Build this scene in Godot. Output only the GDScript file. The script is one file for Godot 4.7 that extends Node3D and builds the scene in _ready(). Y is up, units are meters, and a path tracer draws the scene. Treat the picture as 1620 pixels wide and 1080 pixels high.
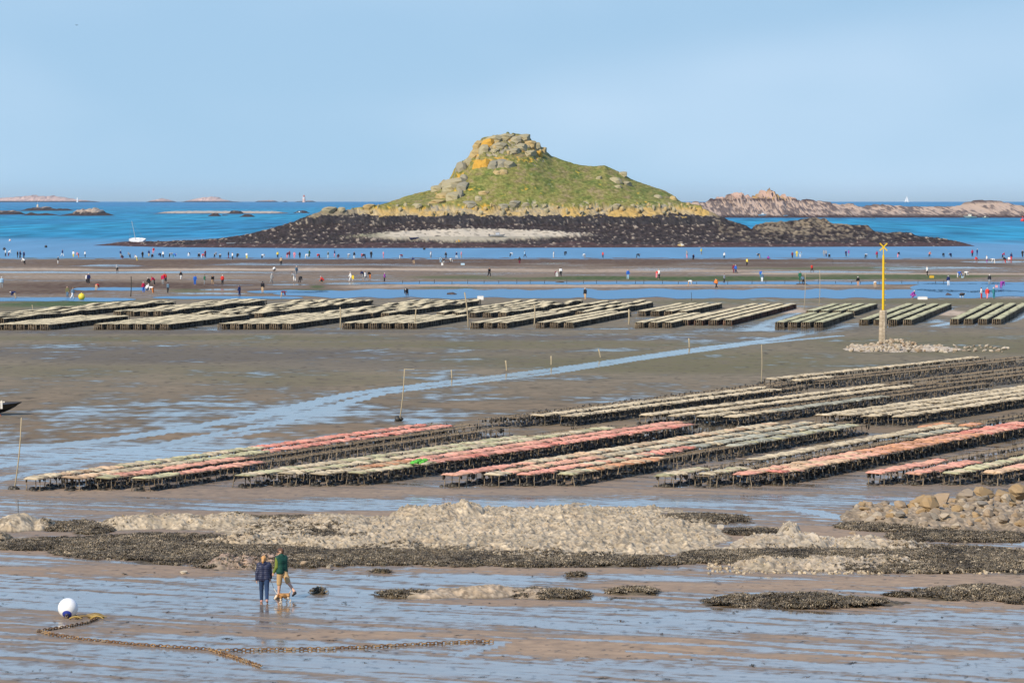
extends Node3D

# ---------- measures: eye 14 m above the flats, long lens ----------
const EYE := 14.0
const LENS := 5000.0
const EYE_ROW := 313.0
const SEA_END := 11650.0
var pitch := 0.0
var rng := RandomNumberGenerator.new()
var taken := {}

func noise(s: int, octaves := 3, kind := FastNoiseLite.TYPE_PERLIN) -> FastNoiseLite:
	var n := FastNoiseLite.new()
	n.seed = s; n.noise_type = kind; n.frequency = 1.0
	n.fractal_type = FastNoiseLite.FRACTAL_FBM if octaves > 1 else FastNoiseLite.FRACTAL_NONE
	n.fractal_octaves = octaves
	return n

# where a line of sight through a spot of the picture meets the level y = h
func at(u: float, v: float, h := 0.0) -> Vector3:
	var dir := Vector3(u - 810.0, 540.0 - v, -LENS).rotated(Vector3.RIGHT, -pitch)
	var t := (h - EYE) / dir.y
	return Vector3(dir.x * t, h, dir.z * t)

func span(v: float) -> float:      # distance at which the flats are seen at row v
	return EYE * LENS / (v - EYE_ROW)

func numbered(called: String) -> String:
	var k: int = taken.get(called, 0)
	taken[called] = k + 1
	return called if k == 0 else "%s_%03d" % [called, k]

func tag(o: Node, label := "", category := "", group := "", kind := "") -> Node:
	if label: o.set_meta("label", label)
	if category: o.set_meta("category", category)
	if group: o.set_meta("group", group)
	if kind: o.set_meta("kind", kind)
	return o

func thing(called: String, where: Vector3, label: String, category: String, group := "", turn := 0.0) -> Node3D:
	var o := Node3D.new()
	o.name = numbered(called)
	add_child(o, true)
	o.position = where
	o.rotation.y = turn
	tag(o, label, category, group)
	return o

func obj(called: String, mesh: Mesh, m: Material, parent: Node = null, where := Transform3D()) -> MeshInstance3D:
	var o := MeshInstance3D.new()
	o.name = called if parent else numbered(called)
	o.mesh = mesh
	if m: o.material_override = m
	(parent if parent else self).add_child(o, true)
	o.transform = where
	return o

func lin(r: float, g: float, b: float) -> Color:
	return Color(r, g, b).linear_to_srgb()

func mat(c: Color, rough := 0.8, spec := 0.5, metal := 0.0) -> StandardMaterial3D:
	var m := StandardMaterial3D.new()
	m.albedo_color = c.linear_to_srgb()
	m.roughness = rough; m.metallic_specular = spec; m.metallic = metal
	return m

func vmat(rough := 0.9, spec := 0.3) -> StandardMaterial3D:
	var m := StandardMaterial3D.new()
	m.vertex_color_use_as_albedo = true
	m.roughness = rough; m.metallic_specular = spec
	return m

func arrays(V: PackedVector3Array, I: PackedInt32Array, C := PackedColorArray(), U := PackedVector2Array(), smooth := true) -> ArrayMesh:
	var a := []
	a.resize(Mesh.ARRAY_MAX)
	a[Mesh.ARRAY_VERTEX] = V
	if smooth:
		var N := PackedVector3Array()
		N.resize(V.size())
		for k in range(0, I.size(), 3):
			var n := (V[I[k + 2]] - V[I[k]]).cross(V[I[k + 1]] - V[I[k]])
			N[I[k]] += n; N[I[k + 1]] += n; N[I[k + 2]] += n
		for k in N.size():
			N[k] = N[k].normalized() if N[k].length_squared() > 1e-20 else Vector3.UP
		a[Mesh.ARRAY_NORMAL] = N
	if C.size(): a[Mesh.ARRAY_COLOR] = C
	if U.size(): a[Mesh.ARRAY_TEX_UV] = U
	a[Mesh.ARRAY_INDEX] = I
	var m := ArrayMesh.new()
	m.add_surface_from_arrays(Mesh.PRIMITIVE_TRIANGLES, a)
	return m

# rows go away from the viewer, columns to the right; faces upwards
func sheet(V: PackedVector3Array, nx: int, nz: int, C := PackedColorArray(), U := PackedVector2Array()) -> ArrayMesh:
	var I := PackedInt32Array()
	I.resize((nx - 1) * (nz - 1) * 6)
	var k := 0
	for j in nz - 1:
		for i in nx - 1:
			var a := j * nx + i
			I[k] = a; I[k + 1] = a + nx; I[k + 2] = a + 1
			I[k + 3] = a + 1; I[k + 4] = a + nx; I[k + 5] = a + nx + 1
			k += 6
	return arrays(V, I, C, U)

func knots(list: Array, x: float) -> float:      # piecewise smooth line through [x, y] pairs
	if x <= list[0][0]: return list[0][1]
	for k in range(1, list.size()):
		if x <= list[k][0]:
			var a = list[k - 1]
			var b = list[k]
			return lerpf(a[1], b[1], (x - a[0]) / (b[0] - a[0]))
	return list[-1][1]

func _ready():
	pitch = atan((540.0 - EYE_ROW) / LENS)
	rng.seed = 7
	var cam := Camera3D.new()
	cam.name = "camera"
	cam.fov = rad_to_deg(2.0 * atan(540.0 / LENS))
	cam.near = 1.0; cam.far = 40000.0
	cam.position = Vector3(0, EYE, 0)
	cam.rotation.x = -pitch
	add_child(cam)
	cam.current = true
	var env := Environment.new()
	env.background_mode = Environment.BG_SKY
	var sk := ProceduralSkyMaterial.new()
	sk.sky_top_color = lin(0.10, 0.25, 0.62)
	sk.sky_horizon_color = lin(0.365, 0.565, 0.755)
	sk.sky_curve = 0.4
	sk.ground_bottom_color = lin(0.25, 0.32, 0.38)
	sk.ground_curve = 0.6
	sk.ground_horizon_color = lin(0.365, 0.565, 0.755)
	sk.sun_angle_max = 12.0
	# thin high veils, everywhere in the sky alike
	var veil := noise(401, 4)
	var px := PackedByteArray()
	px.resize(1024 * 512 * 4)
	for j in 512:
		for i in 1024:
			var w := TAU * i / 1024.0
			var h := (0.5 - j / 512.0) * PI
			var n := veil.get_noise_3d(cos(w) * 5.0, h * 26.0, sin(w) * 5.0) * 0.7 + veil.get_noise_3d(cos(w) * 14.0 + 9.0, h * 60.0, sin(w) * 14.0) * 0.3
			var k := (j * 1024 + i) * 4
			px[k] = 255; px[k + 1] = 232; px[k + 2] = 215
			px[k + 3] = int(255.0 * clampf(n * 0.24 + 0.05, 0.0, 0.18))
	sk.sky_cover = ImageTexture.create_from_image(Image.create_from_data(1024, 512, false, Image.FORMAT_RGBA8, px))
	sk.sky_cover_modulate = Color(1, 1, 1, 1)
	env.sky = Sky.new()
	env.sky.sky_material = sk
	env.tonemap_mode = Environment.TONE_MAPPER_LINEAR
	env.tonemap_exposure = 1.12
	env.sdfgi_enabled = true; env.ssao_enabled = true; env.ssil_enabled = true
	env.fog_enabled = true
	env.fog_density = 0.00002
	env.fog_light_color = lin(0.80, 0.90, 1.0)
	var we := WorldEnvironment.new()
	we.name = "world_environment"
	we.environment = env
	add_child(we)
	var sun := DirectionalLight3D.new()
	sun.name = "sun"
	sun.light_energy = 1.45
	sun.light_color = Color(1.0, 0.95, 0.87)
	sun.light_angular_distance = 0.5
	sun.shadow_enabled = true
	add_child(sun)
	sun.look_at_from_position(Vector3.ZERO, Vector3(0.62 * 0.8, -0.6, -0.78 * 0.8))
	build_ground()
	build_water()
	build_island()
	build_far_islets()
	build_near_racks()
	build_far_racks()
	build_foreground()
	build_island_blocks()
	build_marks()
	build_couple()
	build_gatherers()
	build_boats()

# ---------- the tidal flats ----------
# broad patches of the flats: [what, u, v, half width, half height, strength]; w wet, d dry, o olive weed film, b bright sand, k dark kelp, g green weed, m dark mud
const PATCHES := [
	["w", 300, 942, 800, 46, 0.30], ["w", 1200, 985, 700, 30, 0.32], ["w", 250, 1045, 600, 44, 0.30], ["w", 1200, 1066, 700, 24, 0.28], ["w", 900, 918, 500, 10, 0.2], ["d", 100, 905, 340, 12, 0.3],
	["d", 960, 1028, 240, 22, 0.75], ["d", 600, 1008, 240, 8, 0.5], ["d", 1180, 928, 420, 10, 0.4], ["d", 820, 905, 320, 8, 0.3], ["d", 1500, 962, 260, 16, 0.35], ["d", 750, 955, 260, 7, 0.5],
	["d", 1550, 920, 300, 10, 0.5], ["w", 1200, 950, 100, 12, 0.4], ["d", 20, 975, 140, 12, 0.25], ["d", 1400, 1042, 260, 14, 0.3], ["d", 1500, 1000, 260, 10, 0.25],
	["w", 600, 797, 700, 12, 0.45], ["w", 1300, 790, 260, 9, 0.3], ["d", 300, 778, 420, 8, 0.6], ["d", 900, 778, 400, 6, 0.35], ["d", 1250, 845, 260, 14, 0.3], ["d", 200, 870, 320, 9, 0.35], ["d", 500, 812, 500, 5, 0.4],
	["w", 150, 708, 420, 36, 0.28], ["w", 420, 655, 300, 26, 0.22], ["w", 900, 640, 260, 18, 0.12], ["d", 300, 690, 220, 7, 0.4], ["w", 800, 600, 260, 5, 0.15],
	["w", 1150, 680, 90, 10, 0.3], ["w", 1400, 665, 60, 8, 0.3], ["d", 800, 640, 160, 8, 0.35],
	["o", 1050, 572, 420, 22, 0.75], ["o", 1500, 545, 300, 20, 0.7], ["o", 800, 545, 500, 7, 0.75], ["o", 300, 535, 500, 6, 0.8], ["o", 150, 586, 420, 12, 0.4], ["o", 500, 600, 260, 12, 0.5], ["o", 1250, 500, 140, 10, 0.4],
	["m", 250, 560, 420, 16, 0.6], ["m", 620, 575, 300, 18, 0.45], ["m", 900, 535, 420, 5, 0.7], ["m", 300, 525, 600, 3.5, 0.7], ["m", 1500, 520, 240, 4, 0.3],
	["w", 140, 548, 150, 5, 0.30], ["w", 620, 556, 260, 5, 0.28], ["w", 960, 553, 120, 4, 0.30], ["w", 1150, 538, 200, 5, 0.25], ["w", 1230, 515, 180, 10, 0.35], ["w", 1420, 578, 120, 3, 0.2],
	["w", 1580, 507, 30, 4, 0.6], ["w", 1470, 508, 26, 5, 0.5], ["w", 1180, 522, 140, 5, 0.3], ["w", 1030, 500, 40, 14, 0.2], ["w", 450, 520, 800, 2.5, 0.4],
	["b", 1240, 490, 40, 6, 1.0], ["b", 1500, 494, 34, 5, 1.0], ["b", 760, 500, 60, 3, 0.3], ["o", 700, 486, 120, 5, 0.7], ["o", 1500, 477, 260, 4.5, 0.9], ["o", 1150, 478, 160, 5, 0.8], ["g", 90, 480, 170, 7, 1.0], ["o", 30, 488, 120, 5, 0.7],
	["k", 200, 452, 330, 8, 1.0], ["k", 60, 461, 160, 7, 0.9], ["k", 700, 413, 900, 8, 0.95], ["k", 330, 418, 420, 7, 0.8], ["k", 1300, 412, 360, 5, 0.75], ["m", 1350, 417, 320, 5, 0.5], ["k", 430, 459, 60, 4, 0.8],
	["b", 400, 426, 560, 2.4, 0.9], ["b", 1000, 428, 320, 3.0, 0.55], ["b", 1400, 433, 300, 1.8, 0.8], ["b", 950, 451, 420, 3.2, 0.75], ["b", 1500, 453, 90, 1.6, 0.6], ["b", 600, 453, 110, 3, 0.5], ["b", 150, 437, 300, 5, 0.3],
	["g", 1120, 440, 480, 4.2, 1.0], ["g", 720, 438, 90, 3.5, 0.7], ["g", 1420, 437, 220, 4.5, 0.9], ["g", 60, 407, 240, 2.2, 0.8], ["g", 500, 453, 14, 3, 0.8], ["g", 300, 460, 40, 4, 0.6], ["g", 710, 455, 60, 1.5, 0.7], ["g", 1330, 424, 200, 3, 0.7], ["g", 480, 458, 50, 1.5, 0.7],
	["w", 180, 420, 60, 2.5, 0.6], ["w", 500, 418, 200, 2.4, 0.65], ["w", 720, 414, 70, 1.2, 0.7], ["w", 150, 430.5, 320, 1.6, 1.0], ["w", 880, 416, 26, 1.0, 0.8], ["w", 1320, 430, 150, 1.4, 0.7], ["w", 1480, 424, 130, 3, 0.6], ["w", 1130, 427, 160, 3, 0.35], ["w", 1580, 414, 60, 2, 0.9],
	["w", 450, 450, 40, 1.6, 0.8], ["w", 560, 448, 60, 2, 0.8], ["w", 340, 458, 40, 1.4, 0.8], ["w", 330, 464, 60, 1.6, 0.8], ["w", 360, 451, 60, 1.2, 0.6]]
# rills that drain the flats: [strength, half width in metres, points...]
const RILLS := [
	[1.0, 1.0, Vector2(1330, 516), Vector2(1230, 536), Vector2(1100, 552), Vector2(950, 574), Vector2(800, 594), Vector2(690, 606), Vector2(560, 622), Vector2(400, 660), Vector2(200, 692), Vector2(-60, 722)],
	[1.0, 0.65, Vector2(1330, 531), Vector2(1180, 545), Vector2(1000, 570), Vector2(860, 592), Vector2(720, 608), Vector2(600, 622), Vector2(440, 668), Vector2(250, 704), Vector2(-60, 745)],
	[0.38, 1.2, Vector2(1330, 524), Vector2(1100, 551), Vector2(820, 594), Vector2(700, 607), Vector2(560, 630)],
	[0.7, 0.5, Vector2(-40, 704), Vector2(160, 702), Vector2(420, 708), Vector2(560, 700)],
	[0.6, 0.8, Vector2(-40, 765), Vector2(120, 735), Vector2(300, 700), Vector2(420, 680)],
	[0.9, 0.35, Vector2(1190, 808), Vector2(1260, 806), Vector2(1330, 820), Vector2(1450, 840), Vector2(1660, 866)],
	[0.9, 0.3, Vector2(1190, 798), Vector2(1290, 808), Vector2(1360, 826), Vector2(1500, 846), Vector2(1660, 862)],
	[0.85, 0.16, Vector2(640, 972), Vector2(1000, 984), Vector2(1300, 1004), Vector2(1700, 1024)], [0.8, 0.14, Vector2(880, 1010), Vector2(1150, 1022), Vector2(1400, 1040), Vector2(1700, 1066)], [0.8, 0.13, Vector2(1000, 1030), Vector2(1250, 1046), Vector2(1600, 1082)], [0.7, 0.13, Vector2(1080, 962), Vector2(1350, 975), Vector2(1700, 986)],
	[0.8, 0.16, Vector2(-60, 926), Vector2(200, 931), Vector2(480, 946), Vector2(800, 962)], [0.7, 0.14, Vector2(-60, 942), Vector2(300, 950), Vector2(640, 968), Vector2(900, 980)], [0.7, 0.13, Vector2(-60, 1034), Vector2(150, 1042), Vector2(400, 1066), Vector2(560, 1084)], [0.7, 0.12, Vector2(420, 1058), Vector2(700, 1062), Vector2(900, 1078)],
	[0.9, 0.25, Vector2(790, 1016), Vector2(755, 1028), Vector2(725, 1036)],
	[0.9, 0.8, Vector2(1500, 488), Vector2(1440, 510), Vector2(1400, 518)], [0.9, 0.8, Vector2(1580, 488), Vector2(1520, 508), Vector2(1480, 516)], [0.8, 1.0, Vector2(1640, 492), Vector2(1590, 510)],
	[0.8, 0.8, Vector2(1260, 495), Vector2(1220, 508), Vector2(1190, 522)], [0.5, 0.7, Vector2(1055, 484), Vector2(1000, 496)]]

# the rows 0 .. count - 1 worked out side by side
func spread(count: int, work) -> Array:
	var crew := []
	for k in 4:
		var t := Thread.new()
		t.start(func():
			var got := []
			for j in range(k, count, 4): got.append(work.call(j))
			return got)
		crew.append(t)
	var share := []
	for t in crew: share.append(t.wait_to_finish())
	var all := []
	for j in count: all.append(share[j % 4][j / 4])
	return all

func soft(e0: float, e1: float, x: float) -> float:
	var t := clampf((x - e0) / (e1 - e0), 0.0, 1.0)
	return t * t * (3.0 - 2.0 * t)

func zone(called: String, d0: float, d1: float, half: float, w: int, h: int, seed_: int, label_kind: String, spec: float):
	# broad masks on a coarse grid over the sheet's own metres
	var cw := w / 4
	var ch := h / 2
	var rill := PackedByteArray()
	rill.resize(cw * ch)
	for r in RILLS:
		for k in range(2, r.size() - 1):
			var p0 := at(r[k].x, r[k].y)
			var p1 := at(r[k + 1].x, r[k + 1].y)
			var a := Vector2(p0.x, -p0.z)
			var b := Vector2(p1.x, -p1.z)
			var reach: float = r[1] * 2.2 + 0.6
			var i0 := maxi(0, int((minf(a.x, b.x) - reach + half) / (2.0 * half) * cw))
			var i1 := mini(cw - 1, int((maxf(a.x, b.x) + reach + half) / (2.0 * half) * cw))
			var j0 := maxi(0, int((minf(a.y, b.y) - reach - d0) / (d1 - d0) * ch))
			var j1 := mini(ch - 1, int((maxf(a.y, b.y) + reach - d0) / (d1 - d0) * ch))
			for j in range(j0, j1 + 1):
				for i in range(i0, i1 + 1):
					var q := Vector2((i + 0.5) / cw * 2.0 * half - half, d0 + (j + 0.5) / ch * (d1 - d0))
					var near := Geometry2D.get_closest_point_to_segment(q, a, b).distance_to(q)
					var s: float = r[0] * (1.0 - soft(r[1] * 0.4, r[1] * 1.35 + 0.2, near))
					if s > 0.0: rill[j * cw + i] = maxi(rill[j * cw + i], int(s * 255.0))
	var rows: Array = []
	var broad := noise(seed_, 3)
	var streak := noise(seed_ + 1, 5)
	streak.fractal_gain = 0.62
	var fine := noise(seed_ + 2, 3)
	var alb := PackedByteArray()
	var rgh := PackedByteArray()
	alb.resize(w * h * 3)
	rgh.resize(w * h)
	var film := PackedByteArray()      # where a film of water lies on the sand
	film.resize(w * h * 3)
	var turn := 0.42
	var ca := cos(turn)
	var sa := sin(turn)
	var near_zone := d1 < 200.0
	var far_zone := d0 > 400.0
	var work := func(j: int) -> PackedByteArray:
		var d := d0 + (j + 0.5) / h * (d1 - d0)
		var v := EYE_ROW + EYE * LENS / d
		var line := PackedByteArray()
		line.resize(w * 5)
		var live: Array = []
		for p in PATCHES:
			if absf(v - p[2]) < p[4] * 1.5: live.append(p)
		var cj := mini(ch - 1, j / 2)
		var deep: float = clampf((d - 130.0) / 120.0, 0.0, 1.0)
		for i in w:
			var x := (i + 0.5) / w * 2.0 * half - half
			var u := 810.0 + LENS * x / d
			var nb := broad.get_noise_2d(x * 0.045, d * 0.03)
			var a := x * ca - d * sa
			var b := x * sa + d * ca
			var ns: float
			if far_zone: ns = streak.get_noise_2d(x * 0.06, d * 0.12)
			else: ns = streak.get_noise_2d(a * 0.11, b * 1.25) if near_zone else streak.get_noise_2d(x * 0.22 + d * 0.06, d * 0.42) * 0.65 + broad.get_noise_2d(x * 0.13 + 50.0, d * 0.085) * 0.7
			var nf := fine.get_noise_2d(x * (1.6 if near_zone else 0.8), d * (2.0 if near_zone else 0.5))
			var wet := 0.0
			var olive := 0.0
			var bright := 0.0
			var kelp := 0.0
			var green := 0.0
			var mud := 0.0
			for p in live:
				var du: float = (u - p[1]) / p[3] + nb * 0.5
				var dv: float = (v - p[2]) / p[4] + nb * 0.7 + nf * 0.25
				var s: float = (1.0 - soft(0.45, 1.15, sqrt(du * du + dv * dv))) * p[5]
				if s > 0.0:
					match p[0]:
						"w": wet += s
						"d": wet -= s
						"o": olive = maxf(olive, s)
						"b": bright = maxf(bright, s)
						"k": kelp = maxf(kelp, s)
						"g": green = maxf(green, s)
						"m": mud = maxf(mud, s)
			var base_wet := 0.10 if near_zone else (-0.08 if far_zone else lerpf(-0.20, 0.02, soft(590.0, 650.0, v)))
			wet = wet + base_wet + ns * (1.15 if near_zone else 0.85) + nf * 0.45 + nb * 0.35
			wet -= (bright * 0.5 + kelp * 0.3 + green * 0.5 + olive * 0.12)
			var ww := clampf((wet - 0.03) / 0.38, 0.0, 1.0)
			var damp := soft(-0.30, 0.12, wet)
			var ci := i / 4
			var rl := float(rill[cj * cw + ci]) / 255.0
			if rl > 0.0:
				rl = soft(0.25, 0.7, rl + nf * 0.5)
				ww = maxf(ww, rl); damp = maxf(damp, rl)
			var r := lerpf(lerpf(0.295, 0.215, deep), lerpf(0.20, 0.130, deep), damp)
			var g := lerpf(lerpf(0.190, 0.174, deep), lerpf(0.138, 0.102, deep), damp)
			var bl := lerpf(lerpf(0.105, 0.112, deep), lerpf(0.075, 0.058, deep), damp)
			if far_zone:
				r = lerpf(0.25, 0.17, damp); g = lerpf(0.185, 0.13, damp); bl = lerpf(0.125, 0.09, damp)
			var tone := 1.0 + nb * 0.35 + nf * 0.45 + ns * 0.25
			r *= tone; g *= tone; bl *= tone
			mud *= clampf(0.8 + nf * 0.8, 0.0, 1.0)
			r = lerpf(r, 0.095, mud); g = lerpf(g, 0.080, mud); bl = lerpf(bl, 0.070, mud)
			olive *= clampf(0.85 + nf * 1.2 + ns * 0.8, 0.0, 1.0)
			r = lerpf(r, 0.135, olive); g = lerpf(g, 0.118, olive); bl = lerpf(bl, 0.050, olive)
			bright *= clampf(0.9 + nf * 0.8, 0.0, 1.0)
			r = lerpf(r, 0.52, bright); g = lerpf(g, 0.40, bright); bl = lerpf(bl, 0.29, bright)
			kelp *= clampf(0.80 + nf * 1.3 + ns * 0.6, 0.0, 1.0)
			r = lerpf(r, 0.090, kelp); g = lerpf(g, 0.052, kelp); bl = lerpf(bl, 0.035, kelp)
			green *= clampf(0.85 + nf * 1.0, 0.0, 1.0)
			r = lerpf(r, 0.050, green); g = lerpf(g, 0.092, green); bl = lerpf(bl, 0.024, green)
			var speck := fine.get_noise_2d(x * 2.6 + 70.0, d * 1.7) if near_zone else fine.get_noise_2d(x * 0.9 + 70.0, d * 0.8)
			if speck > 0.30:      # small dark scraps and worm casts
				var sp := soft(0.30, 0.45, speck) * 0.7
				r = lerpf(r, 0.05, sp); g = lerpf(g, 0.04, sp); bl = lerpf(bl, 0.03, sp)
				ww *= 1.0 - 0.6 * sp
			var rough := lerpf(lerpf(0.95, 0.66, damp), 0.12, pow(ww, 0.75))
			line[i * 5] = int(255.0 * sqrt(clampf(r, 0.0, 1.0)))
			line[i * 5 + 1] = int(255.0 * sqrt(clampf(g, 0.0, 1.0)))
			line[i * 5 + 2] = int(255.0 * sqrt(clampf(bl, 0.0, 1.0)))
			line[i * 5 + 3] = int(255.0 * rough)
			line[i * 5 + 4] = int(255.0 * ww)
		return line
	rows = spread(h, work)
	var lut := PackedByteArray()
	lut.resize(256)
	for k in 256: lut[k] = int(round(255.0 * Color(pow(k / 255.0, 2.0), 0, 0).linear_to_srgb().r))
	for j in h:
		var line: PackedByteArray = rows[j]
		var o := (h - 1 - j) * w
		for i in w:
			alb[(o + i) * 3] = lut[line[i * 5]]
			alb[(o + i) * 3 + 1] = lut[line[i * 5 + 1]]
			alb[(o + i) * 3 + 2] = lut[line[i * 5 + 2]]
			rgh[o + i] = line[i * 5 + 3]
			film[(o + i) * 3] = line[i * 5 + 4]
			film[(o + i) * 3 + 1] = 255
	var m := StandardMaterial3D.new()
	m.albedo_texture = ImageTexture.create_from_image(Image.create_from_data(w, h, false, Image.FORMAT_RGB8, alb))
	m.roughness_texture = ImageTexture.create_from_image(Image.create_from_data(w, h, false, Image.FORMAT_L8, rgh))
	m.roughness_texture_channel = BaseMaterial3D.TEXTURE_CHANNEL_RED
	m.roughness = 1.0
	m.metallic_specular = spec
	if not far_zone:
		m.clearcoat_enabled = true
		m.clearcoat = 0.48 if near_zone else 0.35
		m.clearcoat_roughness = 0.08
		m.clearcoat_texture = ImageTexture.create_from_image(Image.create_from_data(w, h, false, Image.FORMAT_RGB8, film))
	var nx := 420 if near_zone else 160
	var nz := 480 if near_zone else 240
	var V := PackedVector3Array()
	var U := PackedVector2Array()
	var lift := noise(5, 2)
	for j in nz:
		var t := float(j) / (nz - 1)
		var d := lerpf(d0, d1, t)
		for i in nx:
			var s := float(i) / (nx - 1)
			var x := lerpf(-half, half, s)
			var edge := minf(minf(t, 1.0 - t) * 12.0, 1.0)
			V.append(Vector3(x, (lift.get_noise_2d(x * 0.3, d * 0.3) * 0.016 + (lift.get_noise_2d((x * ca - d * sa) * 0.7, (x * sa + d * ca) * 2.4) * 0.010 if near_zone else 0.0)) * edge, -d))
			U.append(Vector2(s, 1.0 - t))
	tag(obj(called, sheet(V, nx, nz, PackedColorArray(), U), m), label_kind, "", "", "structure")

func build_ground():
	zone("wet_sand_ground", 80.0, 178.0, 42.0, 1536, 768, 11, "wet brown sand with streaks of standing water", 1.0)
	zone("mud_flat_ground", 178.0, 440.0, 96.0, 1792, 640, 23, "grey brown mud flat between the oyster racks", 0.3)
	zone("weedy_flat_ground", 440.0, 741.0, 170.0, 1792, 448, 37, "far flats of sand, kelp and green weed", 0.2)
	var base := PlaneMesh.new()
	base.size = Vector2(2400, 1240)
	tag(obj("sand_ground", base, mat(Color(0.2, 0.155, 0.11), 0.6), null, Transform3D(Basis(), Vector3(0, -0.06, -125))), "plain wet sand that the flats lie on", "", "", "structure")

func build_water():
	# the sea, from the edge of the flats to the horizon
	var V := PackedVector3Array()
	var C := PackedColorArray()
	var n := noise(91, 5)
	var nx := 460
	var nz := 330
	var work := func(j: int) -> Array:
		var VV := PackedVector3Array()
		var CC := PackedColorArray()
		var t := float(j) / (nz - 1)
		var v := lerpf(410.0, 319.0, t)
		var d := EYE * LENS / (v - EYE_ROW)
		for i in nx:
			var s := float(i) / (nx - 1) * 2.0 - 1.0
			var x := s * (d * 0.2 + 60.0)
			var k := n.get_noise_2d(x * 0.09, d * 0.010)
			var k2 := n.get_noise_2d(x * 0.006 + 200.0, d * 0.0015)
			var calm := soft(1170.0, 920.0, d + k2 * 260.0)
			var deep := Color(0.026, 0.185, 0.33).lerp(Color(0.026, 0.245, 0.385), clampf(0.5 + k2 * 1.8, 0, 1)) * (1.0 + k * 0.95)
			deep = deep.lerp(Color(0.045, 0.19, 0.37), soft(2300.0, 7000.0, d) * 0.7)
			CC.append(deep.lerp(Color(0.125, 0.275, 0.42) * (1.0 + k * 0.15), calm))
			VV.append(Vector3(x, 0.0, -d))
		return [VV, CC]
	for r in spread(nz, work):
		V.append_array(r[0]); C.append_array(r[1])
	tag(obj("sea_water", sheet(V, nx, nz, C), vmat(0.5, 0.06)), "blue sea reaching to the horizon", "", "", "structure")
	# pools that the tide left behind: [from u, to u, middle v, half height, seed]
	var pm := mat(Color(0.085, 0.225, 0.37), 0.3, 0.1)
	for p in [[430, 1680, 464.5, 7.0, 1], [560, 1700, 447.5, 2.2, 2], [1440, 1700, 455.0, 7.0, 3], [-60, 215, 473.5, 2.8, 4], [115, 235, 457.0, 2.6, 5], [240, 480, 470.5, 2.2, 6], [390, 520, 461.0, 2.0, 7]]:
		pool(p[0], p[1], p[2], p[3], p[4], pm)

func pool(u0: float, u1: float, v: float, hv: float, seed_: int, m: Material):
	var n := noise(300 + seed_, 4)
	var V := PackedVector3Array()
	var nx := 120
	for j in 5:
		var t := j / 4.0 * 2.0 - 1.0
		for i in nx:
			var s := float(i) / (nx - 1)
			var u := lerpf(u0, u1, s)
			var round_ := pow(maxf(0.0, 1.0 - pow(absf(s * 2.0 - 1.0), 6.0)), 0.6)
			var e := n.get_noise_2d(u * 0.016, 5.0 * signf(t)) * 0.75 * absf(t)
			V.append(at(u, v - (t * round_ + e * round_) * hv, 0.03))
	tag(obj("tide_pool_water", sheet(V, nx, 5), m), "", "", "", "structure")

# ---------- the island ----------
const RIDGE := [[100, 392], [155, 387], [200, 381], [300, 378], [350, 375], [400, 368], [440, 358], [480, 345], [510, 331], [545, 329], [575, 326], [600, 322], [640, 308], [680, 298], [705, 287], [713, 272], [720, 256], [738, 249], [744, 234], [762, 217], [780, 210], [800, 207], [825, 211], [845, 219], [860, 233], [875, 246], [900, 254], [920, 260], [945, 262], [962, 260], [985, 270], [1010, 284], [1035, 292], [1060, 300], [1075, 308], [1085, 317], [1105, 322], [1130, 334], [1150, 345], [1178, 355], [1187, 362], [1195, 353], [1215, 349], [1250, 347], [1280, 342], [1305, 343], [1312, 350], [1340, 353], [1370, 354], [1378, 364], [1400, 366], [1430, 365], [1445, 371], [1480, 374], [1500, 378], [1515, 384], [1528, 391], [1560, 396]]
const SHORE := [[100, 388], [155, 388], [300, 391], [500, 392.5], [800, 392], [1100, 391], [1400, 390], [1560, 389]]

func island_height(x: float, d: float, n1: FastNoiseLite, n2: FastNoiseLite, n3: FastNoiseLite) -> Array:
	var u := 810.0 + LENS * x / 950.0
	var df := EYE * LENS / (knots(SHORE, u) - EYE_ROW)
	var body := soft(520, 640, u) * (1.0 - soft(1080, 1180, u))
	var dr := lerpf(948.0, 988.0, body)
	var a := n1.get_noise_2d(x * 0.10, d * 0.10)
	var b := n2.get_noise_2d(x * 0.45, d * 0.45)
	var crag := n3.get_noise_2d(x * 0.22, d * 0.22)
	var top := EYE - (knots(RIDGE, u + b * 3.0) - EYE_ROW) / LENS * dr
	var t := d - df + a * 3.0
	var h := knots([[-8, -0.8], [0, 0.0], [16, 1.7], [39, 6.9 + crag * 0.6], [42, 9.3], [44, 9.7 + crag], [50, 12.0]], t)
	if top > 12.0 and t > 50.0:
		h = lerpf(12.0, top, pow(clampf((d - df - 50.0) / (dr - df - 50.0), 0.0, 1.0), 0.8))
	var low := minf(h, top)
	if d > dr: low = lerpf(low, -2.0, soft(0.0, 1.0, (d - dr) / (25.0 + body * 30.0)))
	return [low, u, t, a, b, crag, top]

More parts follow.
